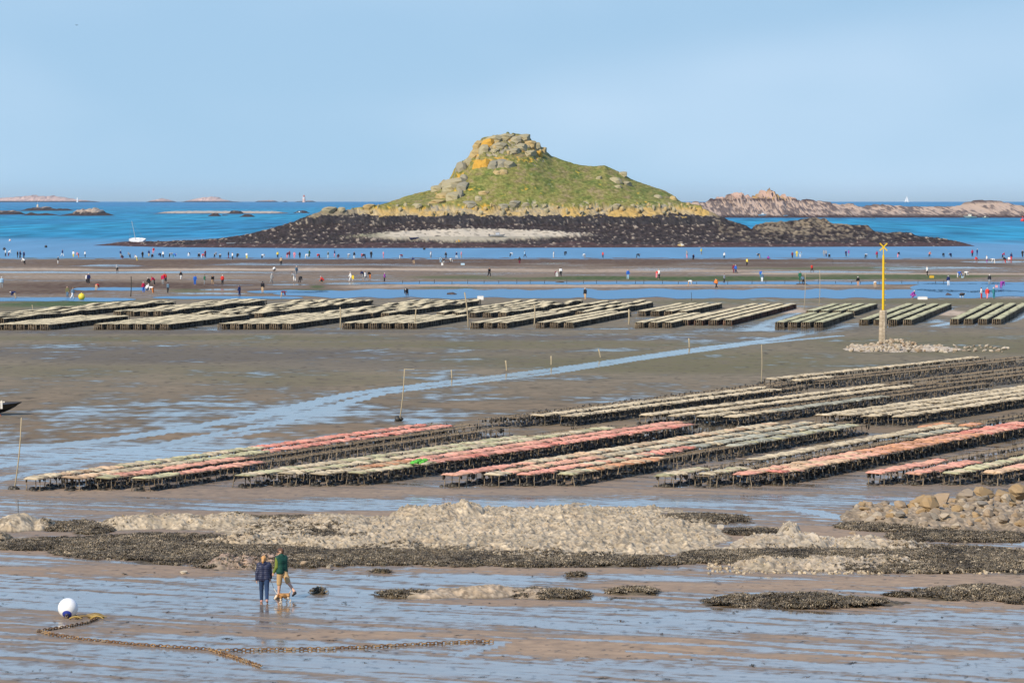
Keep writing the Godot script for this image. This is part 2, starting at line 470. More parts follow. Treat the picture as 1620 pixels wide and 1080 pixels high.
func build_island():
	var n1 := noise(51, 3)
	var n2 := noise(52, 3)
	var n3 := noise(53, 2, FastNoiseLite.TYPE_CELLULAR)
	n3.cellular_return_type = FastNoiseLite.RETURN_DISTANCE2_SUB
	n3.cellular_jitter = 1.0
	var n4 := noise(54, 4)
	var nx := 1000
	var nz := 380
	var V := PackedVector3Array()
	var C := PackedColorArray()
	var work := func(j: int) -> Array:
		var VV := PackedVector3Array()
		var CC := PackedColorArray()
		var t0 := float(j) / (nz - 1)
		var d := knots([[0.0, 880.0], [0.12, 915.0], [0.28, 938.0], [0.55, 962.0], [0.86, 990.0], [1.0, 1060.0]], t0)
		for i in nx:
			var x := lerpf(-132.0, 145.0, float(i) / (nx - 1))
			var r := island_height(x, d, n1, n2, n3)
			var h: float = r[0]
			var u: float = r[1]
			var a: float = r[3]
			var b: float = r[4]
			var crag: float = r[5]
			var f := n4.get_noise_3d(x * 0.9, h * 1.5, d * 0.22)
			var g := n4.get_noise_3d(x * 0.28 + 90.0, h * 0.5, d * 0.10)
			b = n2.get_noise_3d(x * 0.40, h * 0.6, d * 0.12)
			var c: Color
			var rough_ := 0.0
			var bed := h + b * 0.7 + a * 1.2
			if bed > 11.6 and u > 560 and u < 1110:
				# turf, with bare rock on the summit and along the left shoulder
				var bare := soft(0.0, 0.25, f + g * 0.9 - 0.44 + 0.66 * soft(22.5, 29.0, h + f * 4.0) * (1.0 - soft(840, 890, u)) + 0.52 * soft(760, 715, u) * soft(13, 18, h) + 0.42 * (1.0 - soft(11.6, 14.5, bed)))
				c = Color(0.215, 0.200, 0.058).lerp(Color(0.130, 0.158, 0.038), soft(-0.1, 0.35, g)).lerp(Color(0.225, 0.175, 0.085), soft(0.05, 0.4, -g + f * 0.6))
				c = c * (1.0 + f * 0.9 + n4.get_noise_3d(x * 2.6, h * 3.4, d * 0.6) * 0.8)
				var rock := Color(0.36, 0.315, 0.22).lerp(Color(0.25, 0.225, 0.175), soft(-0.2, 0.3, b)) * (0.9 + f * 0.5)
				rock = rock.lerp(Color(0.55, 0.32, 0.05), soft(0.10, 0.3, a + f * 0.6 + 0.30 * soft(790, 735, u)))
				c = c.lerp(rock, bare)
				rough_ = 0.25 + bare * 0.9
			elif bed > 9.6:
				# lichen belt
				c = (Color(0.385, 0.30, 0.165) * (1.0 + n4.get_noise_3d(x * 2.2, h * 2.6, d * 0.6) * 0.9)).lerp(Color(0.27, 0.24, 0.18), soft(-0.05, 0.25, f))
				var gold := soft(-0.15, 0.25, a * 0.9 + f * 0.5 + 0.22 * soft(800, 1000, u) - 0.04)
				c = c.lerp(Color(0.46, 0.30, 0.085), gold * 0.8)
				if u < 570 or u > 1120: c = c.lerp(Color(0.17, 0.15, 0.115), 0.75)
				rough_ = 1.1
			elif bed > 6.9:
				c = Color(0.040, 0.036, 0.037) * (1.0 + f * 0.8 + n4.get_noise_3d(x * 2.2, h * 2.6, d * 0.6))
				c = c.lerp(Color(0.26, 0.22, 0.17), soft(0.22, 0.36, f + b * 0.4))
				rough_ = 0.9
			elif bed > 1.3:
				c = Color(0.044, 0.035, 0.033) * (1.0 + f + n4.get_noise_3d(x * 2.4, h * 4.0, d * 0.5) * 1.2)
				c = c.lerp(Color(0.33, 0.27, 0.20), soft(0.20, 0.30, f + g * 0.35 - 0.02))
				rough_ = 0.7
			else:
				c = Color(0.075, 0.046, 0.042) * (1.0 + f)
				c = c.lerp(Color(0.30, 0.24, 0.19), soft(0.26, 0.36, f + g * 0.2))
				rough_ = 0.3
			# weathered tops of the right hand skerry
			if u > 1190 and u < 1345 and h > 3.6: c = c.lerp(Color(0.24, 0.19, 0.125) * (1.0 + f), 0.75 * soft(-0.2, 0.2, f + g))
			if u > 1130 and u < 1420 and h > 2.0: c = c.lerp(Color(0.20, 0.16, 0.11), 0.6 * soft(0.05, 0.3, f + b))
			# the little sand beach
			var su := (u - 745.0) / 185.0
			var sv := (h - 3.6 - su * 0.2) / (1.9 - absf(su) * 0.7)
			var sand := 1.0 - soft(0.75, 1.05, sqrt(su * su + sv * sv) + f * 0.5)
			if sand > 0.0:
				var dash := soft(0.16, 0.26, n4.get_noise_2d(x * 0.35, d * 1.3))
				var sc := Color(0.52, 0.45, 0.34).lerp(Color(0.27, 0.25, 0.16), soft(640, 590, u)).lerp(Color(0.06, 0.05, 0.045), dash * 0.8)
				if h < 3.0: sc = sc.lerp(Color(0.34, 0.30, 0.22), 0.8)
				c = c.lerp(sc, sand)
				rough_ *= 1.0 - sand
			h += (crag * 0.7 - 0.3 + f * 0.8) * rough_ * soft(-0.5, 1.0, h) * (0.75 if h < 9 else 1.0)
			VV.append(Vector3(x, h, -d))
			CC.append(Color(maxf(c.r, 0.01), maxf(c.g, 0.01), maxf(c.b, 0.008)))
		return [VV, CC]
	for r in spread(nz, work):
		V.append_array(r[0])
		C.append_array(r[1])
	tag(obj("island_terrain", sheet(V, nx, nz, C), vmat(0.95, 0.2)), "steep green islet with a rocky summit above black weed rocks", "", "", "structure")

func build_island_blocks():
	var isle := get_node("island_terrain")
	var r := RandomNumberGenerator.new()
	r.seed = 5
	var kinds := []
	var blocks := []
	for k in 4:
		var s := Soup.new()
		s.blob(Vector3.ZERO, Vector3.ONE * 1.25, Color.WHITE, r, 8, 10, 0.05)
		for q in 9:
			var n: Vector3 = [Vector3.RIGHT, Vector3.LEFT, Vector3.UP, Vector3.BACK, Vector3.FORWARD, Vector3(0.5, 0.6, 0.6), Vector3(-0.5, 0.5, 0.6), Vector3(0.6, -0.3, 0.7), Vector3(-0.6, 0.7, 0.1)][q]
			n = (n + Vector3(r.randf_range(-0.25, 0.25), r.randf_range(-0.25, 0.25), r.randf_range(-0.25, 0.25))).normalized()
			var far := r.randf_range(0.62, 0.9)
			for w in s.V.size():
				var over := s.V[w].dot(n) - far
				if over > 0.0: s.V[w] -= n * over
		blocks.append(soup_mesh(s, false))
	for c in [Color(0.345, 0.30, 0.18), Color(0.27, 0.245, 0.175), Color(0.50, 0.285, 0.05), Color(0.40, 0.30, 0.14), Color(0.32, 0.28, 0.18)]: kinds.append(mat(c, 0.9, 0.2))
	kinds.append(mat(Color(0.74, 0.72, 0.68), 0.8, 0.2))
	# [u, v, half width, half height in rows, kind]: the crags one can tell apart
	var list := [[722, 262, 6, 8, 2], [731, 268, 7, 9, 1], [742, 258, 8, 7, 0], [759, 263, 6, 9, 2], [768, 262, 4.5, 10, 2], [779, 264, 7, 9, 1], [792, 262, 9, 9, 1], [803, 263, 7, 8, 4], [786, 274, 5, 4, 3], [797, 273, 6, 4, 3], [752, 243, 8, 7, 3], [765, 238, 7, 8, 0], [773, 228, 6, 8, 2], [757, 229, 6, 6, 3], [748, 236, 5, 5, 2], [782, 222, 9, 7, 0], [790, 232, 8, 6, 4], [800, 217, 9, 5, 0], [815, 222, 8, 6, 4], [828, 219, 8, 5, 0], [838, 228, 7, 5, 3], [824, 233, 9, 5, 0], [848, 232, 6, 6, 0], [850, 243, 6, 4, 2], [812, 240, 8, 5, 4], [838, 243, 7, 4, 0], [858, 240, 5, 5, 3],
		[722, 291, 11, 9, 4], [713, 300, 9, 8, 0], [731, 299, 8, 8, 1], [716, 313, 10, 7, 0], [728, 310, 5, 8, 1], [742, 323, 8, 4, 1], [703, 292, 7, 6, 4], [690, 300, 8, 5, 0], [700, 312, 7, 5, 3], [735, 285, 5, 7, 1], [765, 306, 6, 4, 3], [757, 315, 5, 4, 0], [690, 320, 9, 4, 3], [950, 264, 6, 3, 3], [985, 277, 6, 4, 0], [975, 287, 7, 5, 0], [990, 291, 5, 4, 4], [978, 296, 5, 4, 0], [947, 282, 5, 4, 0], [1042, 312, 6, 4, 4], [1066, 315, 5, 5, 3], [1078, 316, 5, 5, 3], [1079, 308, 5, 5, 5], [975, 326, 6, 5, 4], [812, 322, 10, 6, 1], [830, 324, 9, 5, 4], [795, 326, 8, 4, 1], [862, 325, 4, 3, 0], [520, 331, 10, 5, 4], [540, 331, 6, 4, 4], [562, 327, 7, 4, 3], [583, 326, 8, 4, 3], [660, 325, 7, 4, 0]]
	for k in 26: list.append([r.randf_range(745, 872), r.randf_range(214, 258), r.randf_range(2, 5), r.randf_range(2, 4), [0, 0, 4, 1, 3][r.randi() % 5]])
	for k in 60: list.append([r.randf_range(580, 1110), r.randf_range(323, 337), r.randf_range(1.2, 3.2), r.randf_range(1.5, 3.5), [0, 3, 3, 3, 4, 0][r.randi() % 6]])
	for l in list:
		var p := on_island(l[0], l[1])
		var px := -p.z / LENS
		var big := 1.3 if list.find(l) < 44 else 1.0
		var s := Vector3(l[2] * px * 1.3, l[3] * px * 1.5, l[2] * px * 1.5) * big
		obj("crag", blocks[r.randi() % 4], kinds[l[4]], isle, Transform3D(Basis(Vector3.UP, r.randf_range(-0.5, 0.5)).scaled(Vector3.ONE) * Basis.from_scale(s), p + Vector3(0, -s.y * 0.2, -s.z * 0.4)))

# ---------- skerries and islets far out ----------
func islet(called: String, label: String, u0: float, u1: float, vb: float, deep: float, outline: Array, kind: int, seed_: int):
	var d0 := EYE * LENS / (vb - EYE_ROW)
	var n := noise(seed_, 4)
	var cell := noise(seed_ + 1, 2, FastNoiseLite.TYPE_CELLULAR)
	cell.cellular_return_type = FastNoiseLite.RETURN_DISTANCE2_SUB
	var nx := clampi(int((u1 - u0) * 2.2), 60, 1100)
	var nz := 34
	var V := PackedVector3Array()
	var C := PackedColorArray()
	var px := d0 / LENS          # metres to a picture row there
	for j in nz:
		var t := float(j) / (nz - 1)
		var d := d0 + t * deep
		for i in nx:
			var u := lerpf(u0, u1, float(i) / (nx - 1))
			var x := (u - 810.0) / LENS * d0
			var up := soft(0.0, 0.62, t) * maxf(0.0, vb - knots(outline, u))
			var f := n.get_noise_3d(u * 0.17, up * 0.30, t * 1.5)
			var g := n.get_noise_3d(u * 0.035 + 40.0, up * 0.1, t)
			var cr := cell.get_noise_3d(u * 0.15, up * 0.26, t * 1.5)
			var top: float = maxf(0.0, (vb - knots(outline, u + f * 3.0))) * px
			var rise := soft(0.0, 0.62, t) * (1.0 - soft(0.7, 1.0, t))
			var h := top * (rise * 1.06 + (cr * 0.28 + 0.10 + f * 0.45) * sqrt(rise) * 0.8) - px * 0.3
			var rel: float = h / px       # rows above the water
			var c: Color
			if kind == 0:   # pink granite, far
				c = Color(0.62, 0.44, 0.36).lerp(Color(0.40, 0.30, 0.26), soft(-0.1, 0.3, f)).lerp(Color(0.05, 0.045, 0.05), 1.0 - soft(1.2, 2.4, rel + f))
			elif kind == 1: # rock ridge with dark weed foot
				c = Color(0.44, 0.335, 0.26).lerp(Color(0.085, 0.068, 0.068), soft(0.02, 0.22, f * 1.3 + 0.04 + g * 0.9) * 0.85)
				c = c.lerp(Color(0.055, 0.036, 0.036), 1.0 - soft(2.0, 5.5, rel + f * 8.0))
				if rel > 27.0: c = c.lerp(Color(0.055, 0.035, 0.033), (1.0 - soft(29.5, 31.5, rel + f * 2.0)) * 0.9)
				if rel > 31.0: c = Color(0.52, 0.36, 0.275).lerp(Color(0.42, 0.27, 0.07), soft(0.1, 0.3, g + f * 0.5)).lerp(Color(0.12, 0.09, 0.08), soft(0.2, 0.34, f))
			elif kind == 2: # dark skerry with a pale crown
				c = Color(0.06, 0.045, 0.042).lerp(Color(0.44, 0.34, 0.25), soft(4.5, 7.0, rel + f * 5.0))
			else:           # sand bar
				c = Color(0.46, 0.40, 0.33).lerp(Color(0.12, 0.09, 0.08), 1.0 - soft(0.5, 1.2, rel + f))
			V.append(Vector3(x, h, -d)); C.append(c)
	tag(obj(called, sheet(V, nx, nz, C), vmat(0.95, 0.15)), label, "islet" if kind != 3 else "sand bar", "", "thing")

func build_far_islets():
	islet("granite_islet", "longest pale pink granite islet on the horizon at far left", -60, 140, 319.6, 500, [[-60, 317], [-20, 313], [10, 311], [30, 308], [42, 310], [60, 309], [70, 310], [85, 313], [100, 315], [132, 318.5], [140, 320]], 0, 401)
	islet("granite_islet", "small pale pink hump on the horizon right of the longest islet", 222, 266, 319.6, 400, [[222, 319.5], [230, 316], [243, 313.5], [252, 315], [264, 319], [266, 320]], 0, 402)
	islet("granite_islet", "pink domed islet on the horizon above the sand bar", 274, 372, 319.6, 500, [[274, 319.6], [284, 317], [300, 313], [315, 310.5], [328, 311], [340, 315], [352, 318], [372, 319.4]], 0, 403)
	islet("low_skerry", "flat dark skerry on the horizon left of the lighthouse", 398, 437, 319.4, 200, [[398, 319.4], [405, 317.4], [425, 316], [434, 318], [437, 319.5]], 0, 404)
	islet("low_skerry", "low dark skerry that carries the lighthouse", 460, 497, 319.4, 200, [[460, 319.4], [466, 318], [478, 317.6], [490, 316.8], [497, 319.4]], 0, 405)
	islet("low_skerry", "tiny dark rock on the horizon between lighthouse and flat skerry", 444, 455, 319.4, 120, [[444, 319.4], [449, 317.4], [455, 319.4]], 0, 406)
	islet("dark_skerry", "dark weed skerry carrying a slim day beacon", 22, 100, 333.4, 120, [[22, 333], [30, 329.5], [40, 327], [48, 329], [60, 326], [66, 330], [90, 330], [100, 333.5]], 2, 407)
	islet("dark_skerry", "low dark skerry just left of the rocky-crowned one", 28, 84, 340.8, 60, [[28, 340], [38, 336], [48, 338.5], [60, 337], [70, 338], [84, 341]], 2, 408)
	islet("dark_skerry", "dark skerry with the pale rocky crown on the blue water", 80, 166, 341.4, 90, [[80, 341], [100, 337], [108, 332], [120, 331], [135, 329.5], [146, 331], [150, 336], [166, 341.5]], 2, 409)
	islet("dark_skerry", "dark rocks cut by the left edge of the photo", -50, 22, 339.5, 90, [[-50, 333], [0, 333], [8, 333], [14, 335], [20, 339.5]], 2, 410)
	islet("sand_bar", "long pale sand bar lying behind small dark rocks", 228, 446, 338.0, 160, [[228, 338], [250, 334.5], [300, 334], [420, 334.4], [446, 338]], 3, 411)
	for p in [[326, 346, 342, 337.0, "brown rock standing alone before the sand bar"], [356, 384, 338.2, 332.5, "tallest dark rock at the right half of the sand bar"], [376, 400, 343, 338.6, "flat dark rock nearest the viewer off the sand bar"], [462, 488, 337.0, 332.6, "dark rock behind the small white boat"], [347, 358, 341.0, 339.3, "smallest dark rock off the sand bar"]]:
		islet("dark_skerry", p[4], p[0], p[1], p[2], 30, [[p[0], p[2]], [lerpf(p[0], p[1], 0.3), p[3]], [lerpf(p[0], p[1], 0.75), p[3] + 0.4], [p[1], p[2]]], 2, 420 + int(p[0]))
	islet("rock_ridge", "long pinkish rock ridge behind the island with a craggy top", 1085, 1700, 344.6, 300, [[1085, 322], [1110, 321], [1140, 320], [1160, 315], [1170, 312], [1178, 316], [1188, 306], [1200, 304], [1218, 310], [1226, 313], [1238, 305], [1248, 300.5], [1258, 303], [1268, 310], [1275, 308], [1288, 310], [1300, 316], [1345, 319], [1365, 324], [1380, 326], [1388, 322.5], [1400, 327], [1420, 328], [1446, 322], [1458, 326], [1500, 328], [1580, 328], [1600, 321], [1614, 318], [1640, 318], [1700, 330]], 1, 440)

# ---------- oyster racks ----------
const ORD := ["first", "second", "third", "fourth", "fifth", "sixth", "seventh"]

class Soup:
	var V := PackedVector3Array()
	var I := PackedInt32Array()
	var C := PackedColorArray()
	func tube(a: Vector3, b: Vector3, r0: float, r1: float, c0: Color, c1: Color, sides := 5, bow := Vector3.ZERO):
		var steps := 1 if bow == Vector3.ZERO else 4
		var y := (b - a).normalized()
		var x := y.cross(Vector3(0.31, 0.2, 0.93)).normalized()
		var z := x.cross(y)
		var o := V.size()
		for j in steps + 1:
			var t := float(j) / steps
			var p := a.lerp(b, t) + bow * sin(t * PI)
			for k in sides:
				var w := TAU * k / sides
				V.append(p + (x * cos(w) + z * sin(w)) * lerpf(r0, r1, t))
				C.append(c0.lerp(c1, t))
		for j in steps:
			for k in sides:
				var p := o + j * sides + k
				var q := o + j * sides + (k + 1) % sides
				I.append_array([p, p + sides, q, q, p + sides, q + sides])
		for k in range(1, sides - 1):
			I.append_array([o, o + k, o + k + 1])
			var e := o + steps * sides
			I.append_array([e, e + k + 1, e + k])
	func blob(at_: Vector3, size: Vector3, c: Color, r: RandomNumberGenerator, rings := 4, sides := 6, uneven := 0.25):
		var o := V.size()
		V.append(at_ + Vector3(0, size.y, 0)); C.append(c)
		for j in range(1, rings):
			var p := PI * j / rings
			for k in sides:
				var w := TAU * (k + 0.5 * (j % 2)) / sides
				var q := 1.0 + r.randf_range(-uneven, uneven)
				V.append(at_ + Vector3(sin(p) * cos(w) * size.x, cos(p) * size.y, sin(p) * sin(w) * size.z) * q)
				C.append(c * r.randf_range(0.8, 1.2))
		V.append(at_ - Vector3(0, size.y, 0)); C.append(c)
		for k in sides:
			var k1 := (k + 1) % sides
			I.append_array([o, o + 1 + k1, o + 1 + k])
			for j in rings - 2:
				var a := o + 1 + j * sides
				I.append_array([a + k, a + k1, a + sides + k, a + k1, a + sides + k1, a + sides + k])
			var l := o + 1 + (rings - 2) * sides
			I.append_array([V.size() - 1, l + k, l + k1])
	func box(c: Vector3, h: Vector3, col: Color, basis := Basis()):
		for f in [[Vector3.RIGHT, Vector3.UP], [Vector3.LEFT, Vector3.UP], [Vector3.UP, Vector3.BACK], [Vector3.DOWN, Vector3.BACK], [Vector3.BACK, Vector3.UP], [Vector3.FORWARD, Vector3.UP]]:
			var n: Vector3 = f[0]
			var up: Vector3 = f[1]
			var s := up.cross(n)
			var o := V.size()
			for q in [[-1, -1], [1, -1], [1, 1], [-1, 1]]:
				V.append(c + basis * ((n + s * q[0] + up * q[1]) * h)); C.append(col)
			I.append_array([o, o + 2, o + 1, o, o + 3, o + 2])

func soup_mesh(s: Soup, smooth := true) -> ArrayMesh:
	if smooth: return arrays(s.V, s.I, s.C)
	var V := PackedVector3Array()
	var C := PackedColorArray()
	var I := PackedInt32Array()
	for k in s.I.size():
		V.append(s.V[s.I[k]]); C.append(s.C[s.I[k]]); I.append(k)
	return arrays(V, I, C)

var trestles: Array = []
var weeds: Array = []
var bags: Array = []
var bag_mats := {}
var iron: Material
var weed_mat: Material

func trestle_mesh(long: float, r: RandomNumberGenerator) -> ArrayMesh:
	var s := Soup.new()
	var rust := Color(0.30, 0.235, 0.16)
	var dark := Color(0.06, 0.05, 0.038)
	for z in [-0.42, 0.42]:
		s.tube(Vector3(0.02, 0.58, z), Vector3(long - 0.02, 0.58 + r.randf_range(-0.03, 0.03), z), 0.02, 0.02, rust, rust, 4)
		for k in 4:
			var x := 0.18 + k * (long - 0.36) / 3.0 + r.randf_range(-0.08, 0.08)
			var c := rust * r.randf_range(0.55, 1.1)
			var foot := Vector3(x + r.randf_range(-0.13, 0.13), -0.05, z * 1.1 + r.randf_range(-0.06, 0.06))
			var mid := foot.lerp(Vector3(x, 0.58, z), 0.45)
			s.tube(mid, Vector3(x, 0.6, z), 0.022, 0.02, c, rust, 5)
			s.tube(foot, mid, r.randf_range(0.025, 0.045), 0.024, dark.lerp(c, r.randf()), c, 5)
			if r.randf() < 0.55: s.blob(Vector3(x, r.randf_range(0.32, 0.52), z), Vector3(0.05, r.randf_range(0.08, 0.16), 0.05), dark, r, 4, 5)
	for k in 6:
		var x := 0.1 + k * (long - 0.2) / 5.0
		s.tube(Vector3(x, 0.565, -0.46), Vector3(x, 0.565, 0.46), 0.015, 0.015, rust, rust, 4)
	return soup_mesh(s)

func weed_mesh(long: float, r: RandomNumberGenerator, much: float) -> ArrayMesh:
	var s := Soup.new()
	var n := int(26 * much)
	for k in n:
		var c := Color(0.045, 0.038, 0.027) * r.randf_range(0.6, 1.7)
		s.blob(Vector3(r.randf_range(0, long), r.randf_range(-0.02, 0.05), r.randf_range(-0.62, 0.55)), Vector3(r.randf_range(0.1, 0.28), r.randf_range(0.04, 0.14), r.randf_range(0.08, 0.2)), c, r, 4, 6, 0.4)
	for k in int(9 * much):
		var c := Color(0.05, 0.042, 0.03) * r.randf_range(0.6, 1.5)
		s.blob(Vector3(r.randf_range(0, long), r.randf_range(0.42, 0.53), (0.4 if r.randf() < 0.6 else -0.4) + r.randf_range(-0.12, 0.12)), Vector3(r.randf_range(0.03, 0.09), r.randf_range(0.08, 0.2), 0.05), c, r, 4, 5, 0.4)
	return soup_mesh(s)

func bag_mesh(r: RandomNumberGenerator) -> ArrayMesh:
	var n := noise(r.randi() % 1000, 2)
	var V := PackedVector3Array()
	var C := PackedColorArray()
	var nx := 8
	var nz := 11
	for j in nz:
		for i in nx:
			var s := i / (nx - 1.0) * 2.0 - 1.0
			var t := j / (nz - 1.0) * 2.0 - 1.0
			var edge := pow(maxf(0.0, (1.0 - pow(absf(s), 3.5)) * (1.0 - pow(absf(t), 5.0))), 0.5)
			var f := n.get_noise_2d(s * 1.7, t * 2.6)
			V.append(Vector3(s * 0.29 * (1.0 + f * 0.08), 0.60 + edge * (0.05 + f * 0.07) - (0.02 + 0.05 * absf(f)) * (1.0 - edge), t * -0.48 * (1.0 + f * 0.22)))
			C.append((Color.WHITE * (1.0 + f * 0.5)).lerp(Color(0.22, 0.2, 0.15), soft(0.16, 0.42, n.get_noise_2d(s * 1.1 + 40.0, t * 1.6)) * 0.8) if edge > 0.02 else Color(0.5, 0.47, 0.42))
	var top := sheet(V, nx, nz, C)
	return top

func rack_parts():
	iron = vmat(0.85, 0.3)
	weed_mat = vmat(0.55, 0.5)
	for k in 4:
		trestles.append(trestle_mesh(2.9, rng)); weeds.append(weed_mesh(3.0, rng, 1.0)); bags.append(bag_mesh(rng)); bags.append(bag_mesh(rng))
	weeds.append(weed_mesh(3.0, rng, 2.6)); weeds.append(weed_mesh(3.0, rng, 3.0))
	for p in [["beige", 0.60, 0.49, 0.32], ["tan", 0.64, 0.44, 0.27], ["green", 0.50, 0.46, 0.27], ["grey", 0.40, 0.385, 0.29], ["pink", 0.72, 0.35, 0.25], ["coral", 0.70, 0.27, 0.195], ["orange", 0.64, 0.32, 0.17], ["salmon", 0.74, 0.40, 0.27]]:
		var set_ := []
		for k in 5:
			var m := vmat(0.85, 0.25)
			m.albedo_color = (Color(p[1], p[2], p[3]) * [0.70, 0.85, 0.95, 1.05, 1.12][k]).linear_to_srgb()
			set_.append(m)
		bag_mats[p[0]] = set_

# one row of trestles: [left tip u, v] of its near end, row of the picture where it ends, bags by stretch
func rack_row(tip_u: float, tip_v: float, end_v: float, degrees: float, stretches: Array, label: String, group: String, weedy := 0):
	var h := 0.66
	var tip := at(tip_u, tip_v, h)
	var dir := Vector3(sin(deg_to_rad(degrees)), 0, -cos(deg_to_rad(degrees)))
	var side := Vector3(-dir.z, 0, dir.x)
	var start := Vector3(tip.x, 0, tip.z) + side * 0.48
	var along := func(v: float) -> float: return (at(810, v, h).z - tip.z) / dir.z
	var long: float = along.call(end_v)
	var o := thing("oyster_rack", start, label, "oyster rack", group, atan2(-dir.z, dir.x))
	var count := int(ceil(long / 3.0))
	for k in count:
		var t := obj("trestle", trestles[rng.randi() % 4], iron, o, Transform3D(Basis(Vector3.UP, rng.randf_range(-0.012, 0.012)), Vector3(k * 3.0, rng.randf_range(-0.03, 0.01), 0)))
		var w := obj("seaweed", weeds[4 + rng.randi() % 2] if weedy else weeds[rng.randi() % 4], weed_mat, t)
		tag(w, "", "", "", "stuff")
	for s in stretches:
		var a: float = along.call(s[0])
		var b: float = along.call(s[1])
		var x := maxf(a, 0.0) + 0.27
		while x < b:
			var kind: String = s[2]
			if s.size() > 3 and rng.randf() < 0.4: kind = s[3]
			if rng.randf() > 0.035:
				var basis := Basis(Vector3.UP, rng.randf_range(-0.13, 0.13)) * Basis(Vector3.BACK, rng.randf_range(-0.10, 0.10)) * Basis(Vector3.RIGHT, rng.randf_range(-0.05, 0.05)) * Basis.from_scale(Vector3(rng.randf_range(0.92, 1.08), 1, rng.randf_range(0.88, 1.10)))
				obj("oyster_bag", bags[rng.randi() % 8], bag_mats[kind][rng.randi() % 5], o, Transform3D(basis, Vector3(x, rng.randf_range(-0.012, 0.03), rng.randf_range(-0.09, 0.09))))
			x += 0.53
	return o

func build_near_racks():
	rack_parts()
	var g := "oyster rack rows of the near field"
	var A := 26.5
	rack_row(35, 754, 670, A, [[754, 735, "tan", "beige"], [735, 706, "beige", "green"], [706, 670, "pink", "coral"]], "first row of the leftmost near block, tan bags then pink ones at its far end", g)
	rack_row(97, 754, 671, A, [[754, 728, "beige", "tan"], [728, 712, "green"], [712, 671, "pink", "coral"]], "second row of the leftmost near block, pale bags then a long pink stretch", g)
	rack_row(148, 753, 673, A, [[753, 750, "green"], [750, 722, "pink", "salmon"]], "third row of the leftmost near block, pink bags then bare iron trestles", g)
	rack_row(207, 755, 675, A, [[755, 747, "green"], [747, 728, "pink", "salmon"]], "front row of the leftmost near block, green and pink bags, bare farther on", g)
	A = 28.5
	rack_row(367, 749.5, 672, A, [[750, 688, "beige", "green"]], "back row of the near block with the green bags, all beige then bare", g)
	rack_row(427, 748, 671, A, [[748, 675, "beige", "green"]], "second row of the near block with the green bags, beige bags to the end", g)
	rack_row(487, 747.5, 666, A, [[748, 738, "beige"], [738, 727, "orange", "tan"], [727, 666, "pink", "salmon"]], "third row of the near block with the green bags, beige, orange then pink", g)
	rack_row(547, 746, 668.5, A, [[746, 728.5, "beige", "green"], [728.5, 668.5, "pink", "coral"]], "front row of the second near block, carrying the bright green bags", g)
	A = 28.0
	rack_row(698, 749, 667.5, A, [[749, 730, "pink", "salmon"], [730, 667.5, "beige", "tan"]], "back row of the middle near block, pink bags at its near end", g)
	rack_row(761, 748, 667, A, [[748, 744, "beige"], [744, 720, "salmon", "tan"], [720, 667, "beige", "grey"]], "second row of the middle near block, salmon bags giving way to beige", g)
	rack_row(817, 748, 668, A, [[748, 736, "pink", "coral"], [736, 716, "beige", "salmon"], [716, 705, "pink", "coral"], [705, 668, "grey", "beige"]], "third row of the middle near block with two separate pink stretches", g)
	rack_row(878, 747, 669.5, A, [[747, 740, "green", "beige"], [740, 722, "orange", "tan"], [702, 669.5, "grey", "green"]], "front row of the middle near block with bare trestles after orange bags", g)
	A = 28.5
	rack_row(1037, 749, 670, A, [[749, 739, "beige", "green"], [724, 670, "beige"]], "back row of the fourth near block, a bare gap between beige bags", g)
	rack_row(1095, 749, 673, A, [[749, 738, "beige", "green"], [690, 675, "grey", "beige"]], "second row of the fourth near block, mostly bare iron with few bags", g)
	rack_row(1158, 748, 666.5, A, [[748, 745, "pink"], [745, 715, "salmon", "tan"], [715, 685, "orange", "salmon"], [685, 666.5, "coral", "pink"]], "third row of the fourth near block, orange bags ending in coral red", g)
	rack_row(1212, 745, 666.5, A, [[746, 742, "coral"], [742, 715, "tan", "salmon"], [715, 685, "orange", "salmon"], [685, 666.5, "coral", "salmon"]], "front row of the fourth near block, tan to coral bags over open legs", g)
	A = 29.0
	rack_row(1370, 746, 690, A, [[746, 725, "pink", "salmon"], [697, 690, "tan"]], "first row of the rightmost near block, pink bags then bare trestles", g)
	rack_row(1432, 746, 695, A, [[746, 727, "salmon", "pink"]], "second row of the rightmost near block, salmon bags then bare trestles", g)
	rack_row(1490, 746, 700, A, [[746, 700, "green", "beige"]], "greenish row of the rightmost near block, cut by the photo edge", g)
	rack_row(1550, 746, 710, A, [[746, 710, "salmon", "tan"]], "front salmon row of the rightmost near block, cut by the photo edge", g)
	rack_row(1450, 674, 667.5, A, [[674, 667.5, "orange"]], "short orange-bagged rack standing behind the fourth near block", g)
	rack_row(1497, 674, 667, A, [[671, 667, "orange", "salmon"]], "shortest orange-bagged rack, right of the other short one", g)
	g = "oyster rack rows of the second field"
	A = 29.0
	rack_row(755, 660, 602, A, [], "bare weed-clogged row on the far left edge of the second field", g, 1)
	rack_row(800, 658, 604, A, [], "second weed-clogged bare row of the second field, beside the beige bags", g, 1)
	rack_row(840, 655.5, 610, A, [[656, 611, "beige"]], "left beige-bagged row next to the weed-clogged trestles", g, 1)
	rack_row(886, 656.5, 612, A, [[657, 614, "beige"]], "beige-bagged row over tall weedy legs left of the second field's middle", g, 1)
	A = 30.4
	rack_row(1010, 654, 606, A, [[654, 607.5, "beige"]], "first beige row of the second field's middle block", g)
	rack_row(1054, 656, 604, A, [[656, 608, "beige"]], "second beige row of the second field's middle block", g)
	rack_row(1099, 657, 607, A, [[657, 650, "beige"]], "weedy bare row of the second field's middle block", g, 1)
	rack_row(1146, 657, 606, A, [[657, 648, "beige"], [648, 625, "grey"]], "grey-bagged front row of the second field's middle block", g)
	rack_row(1288, 655, 603, A, [[655, 604, "beige"]], "first beige row of the second field's right block", g)
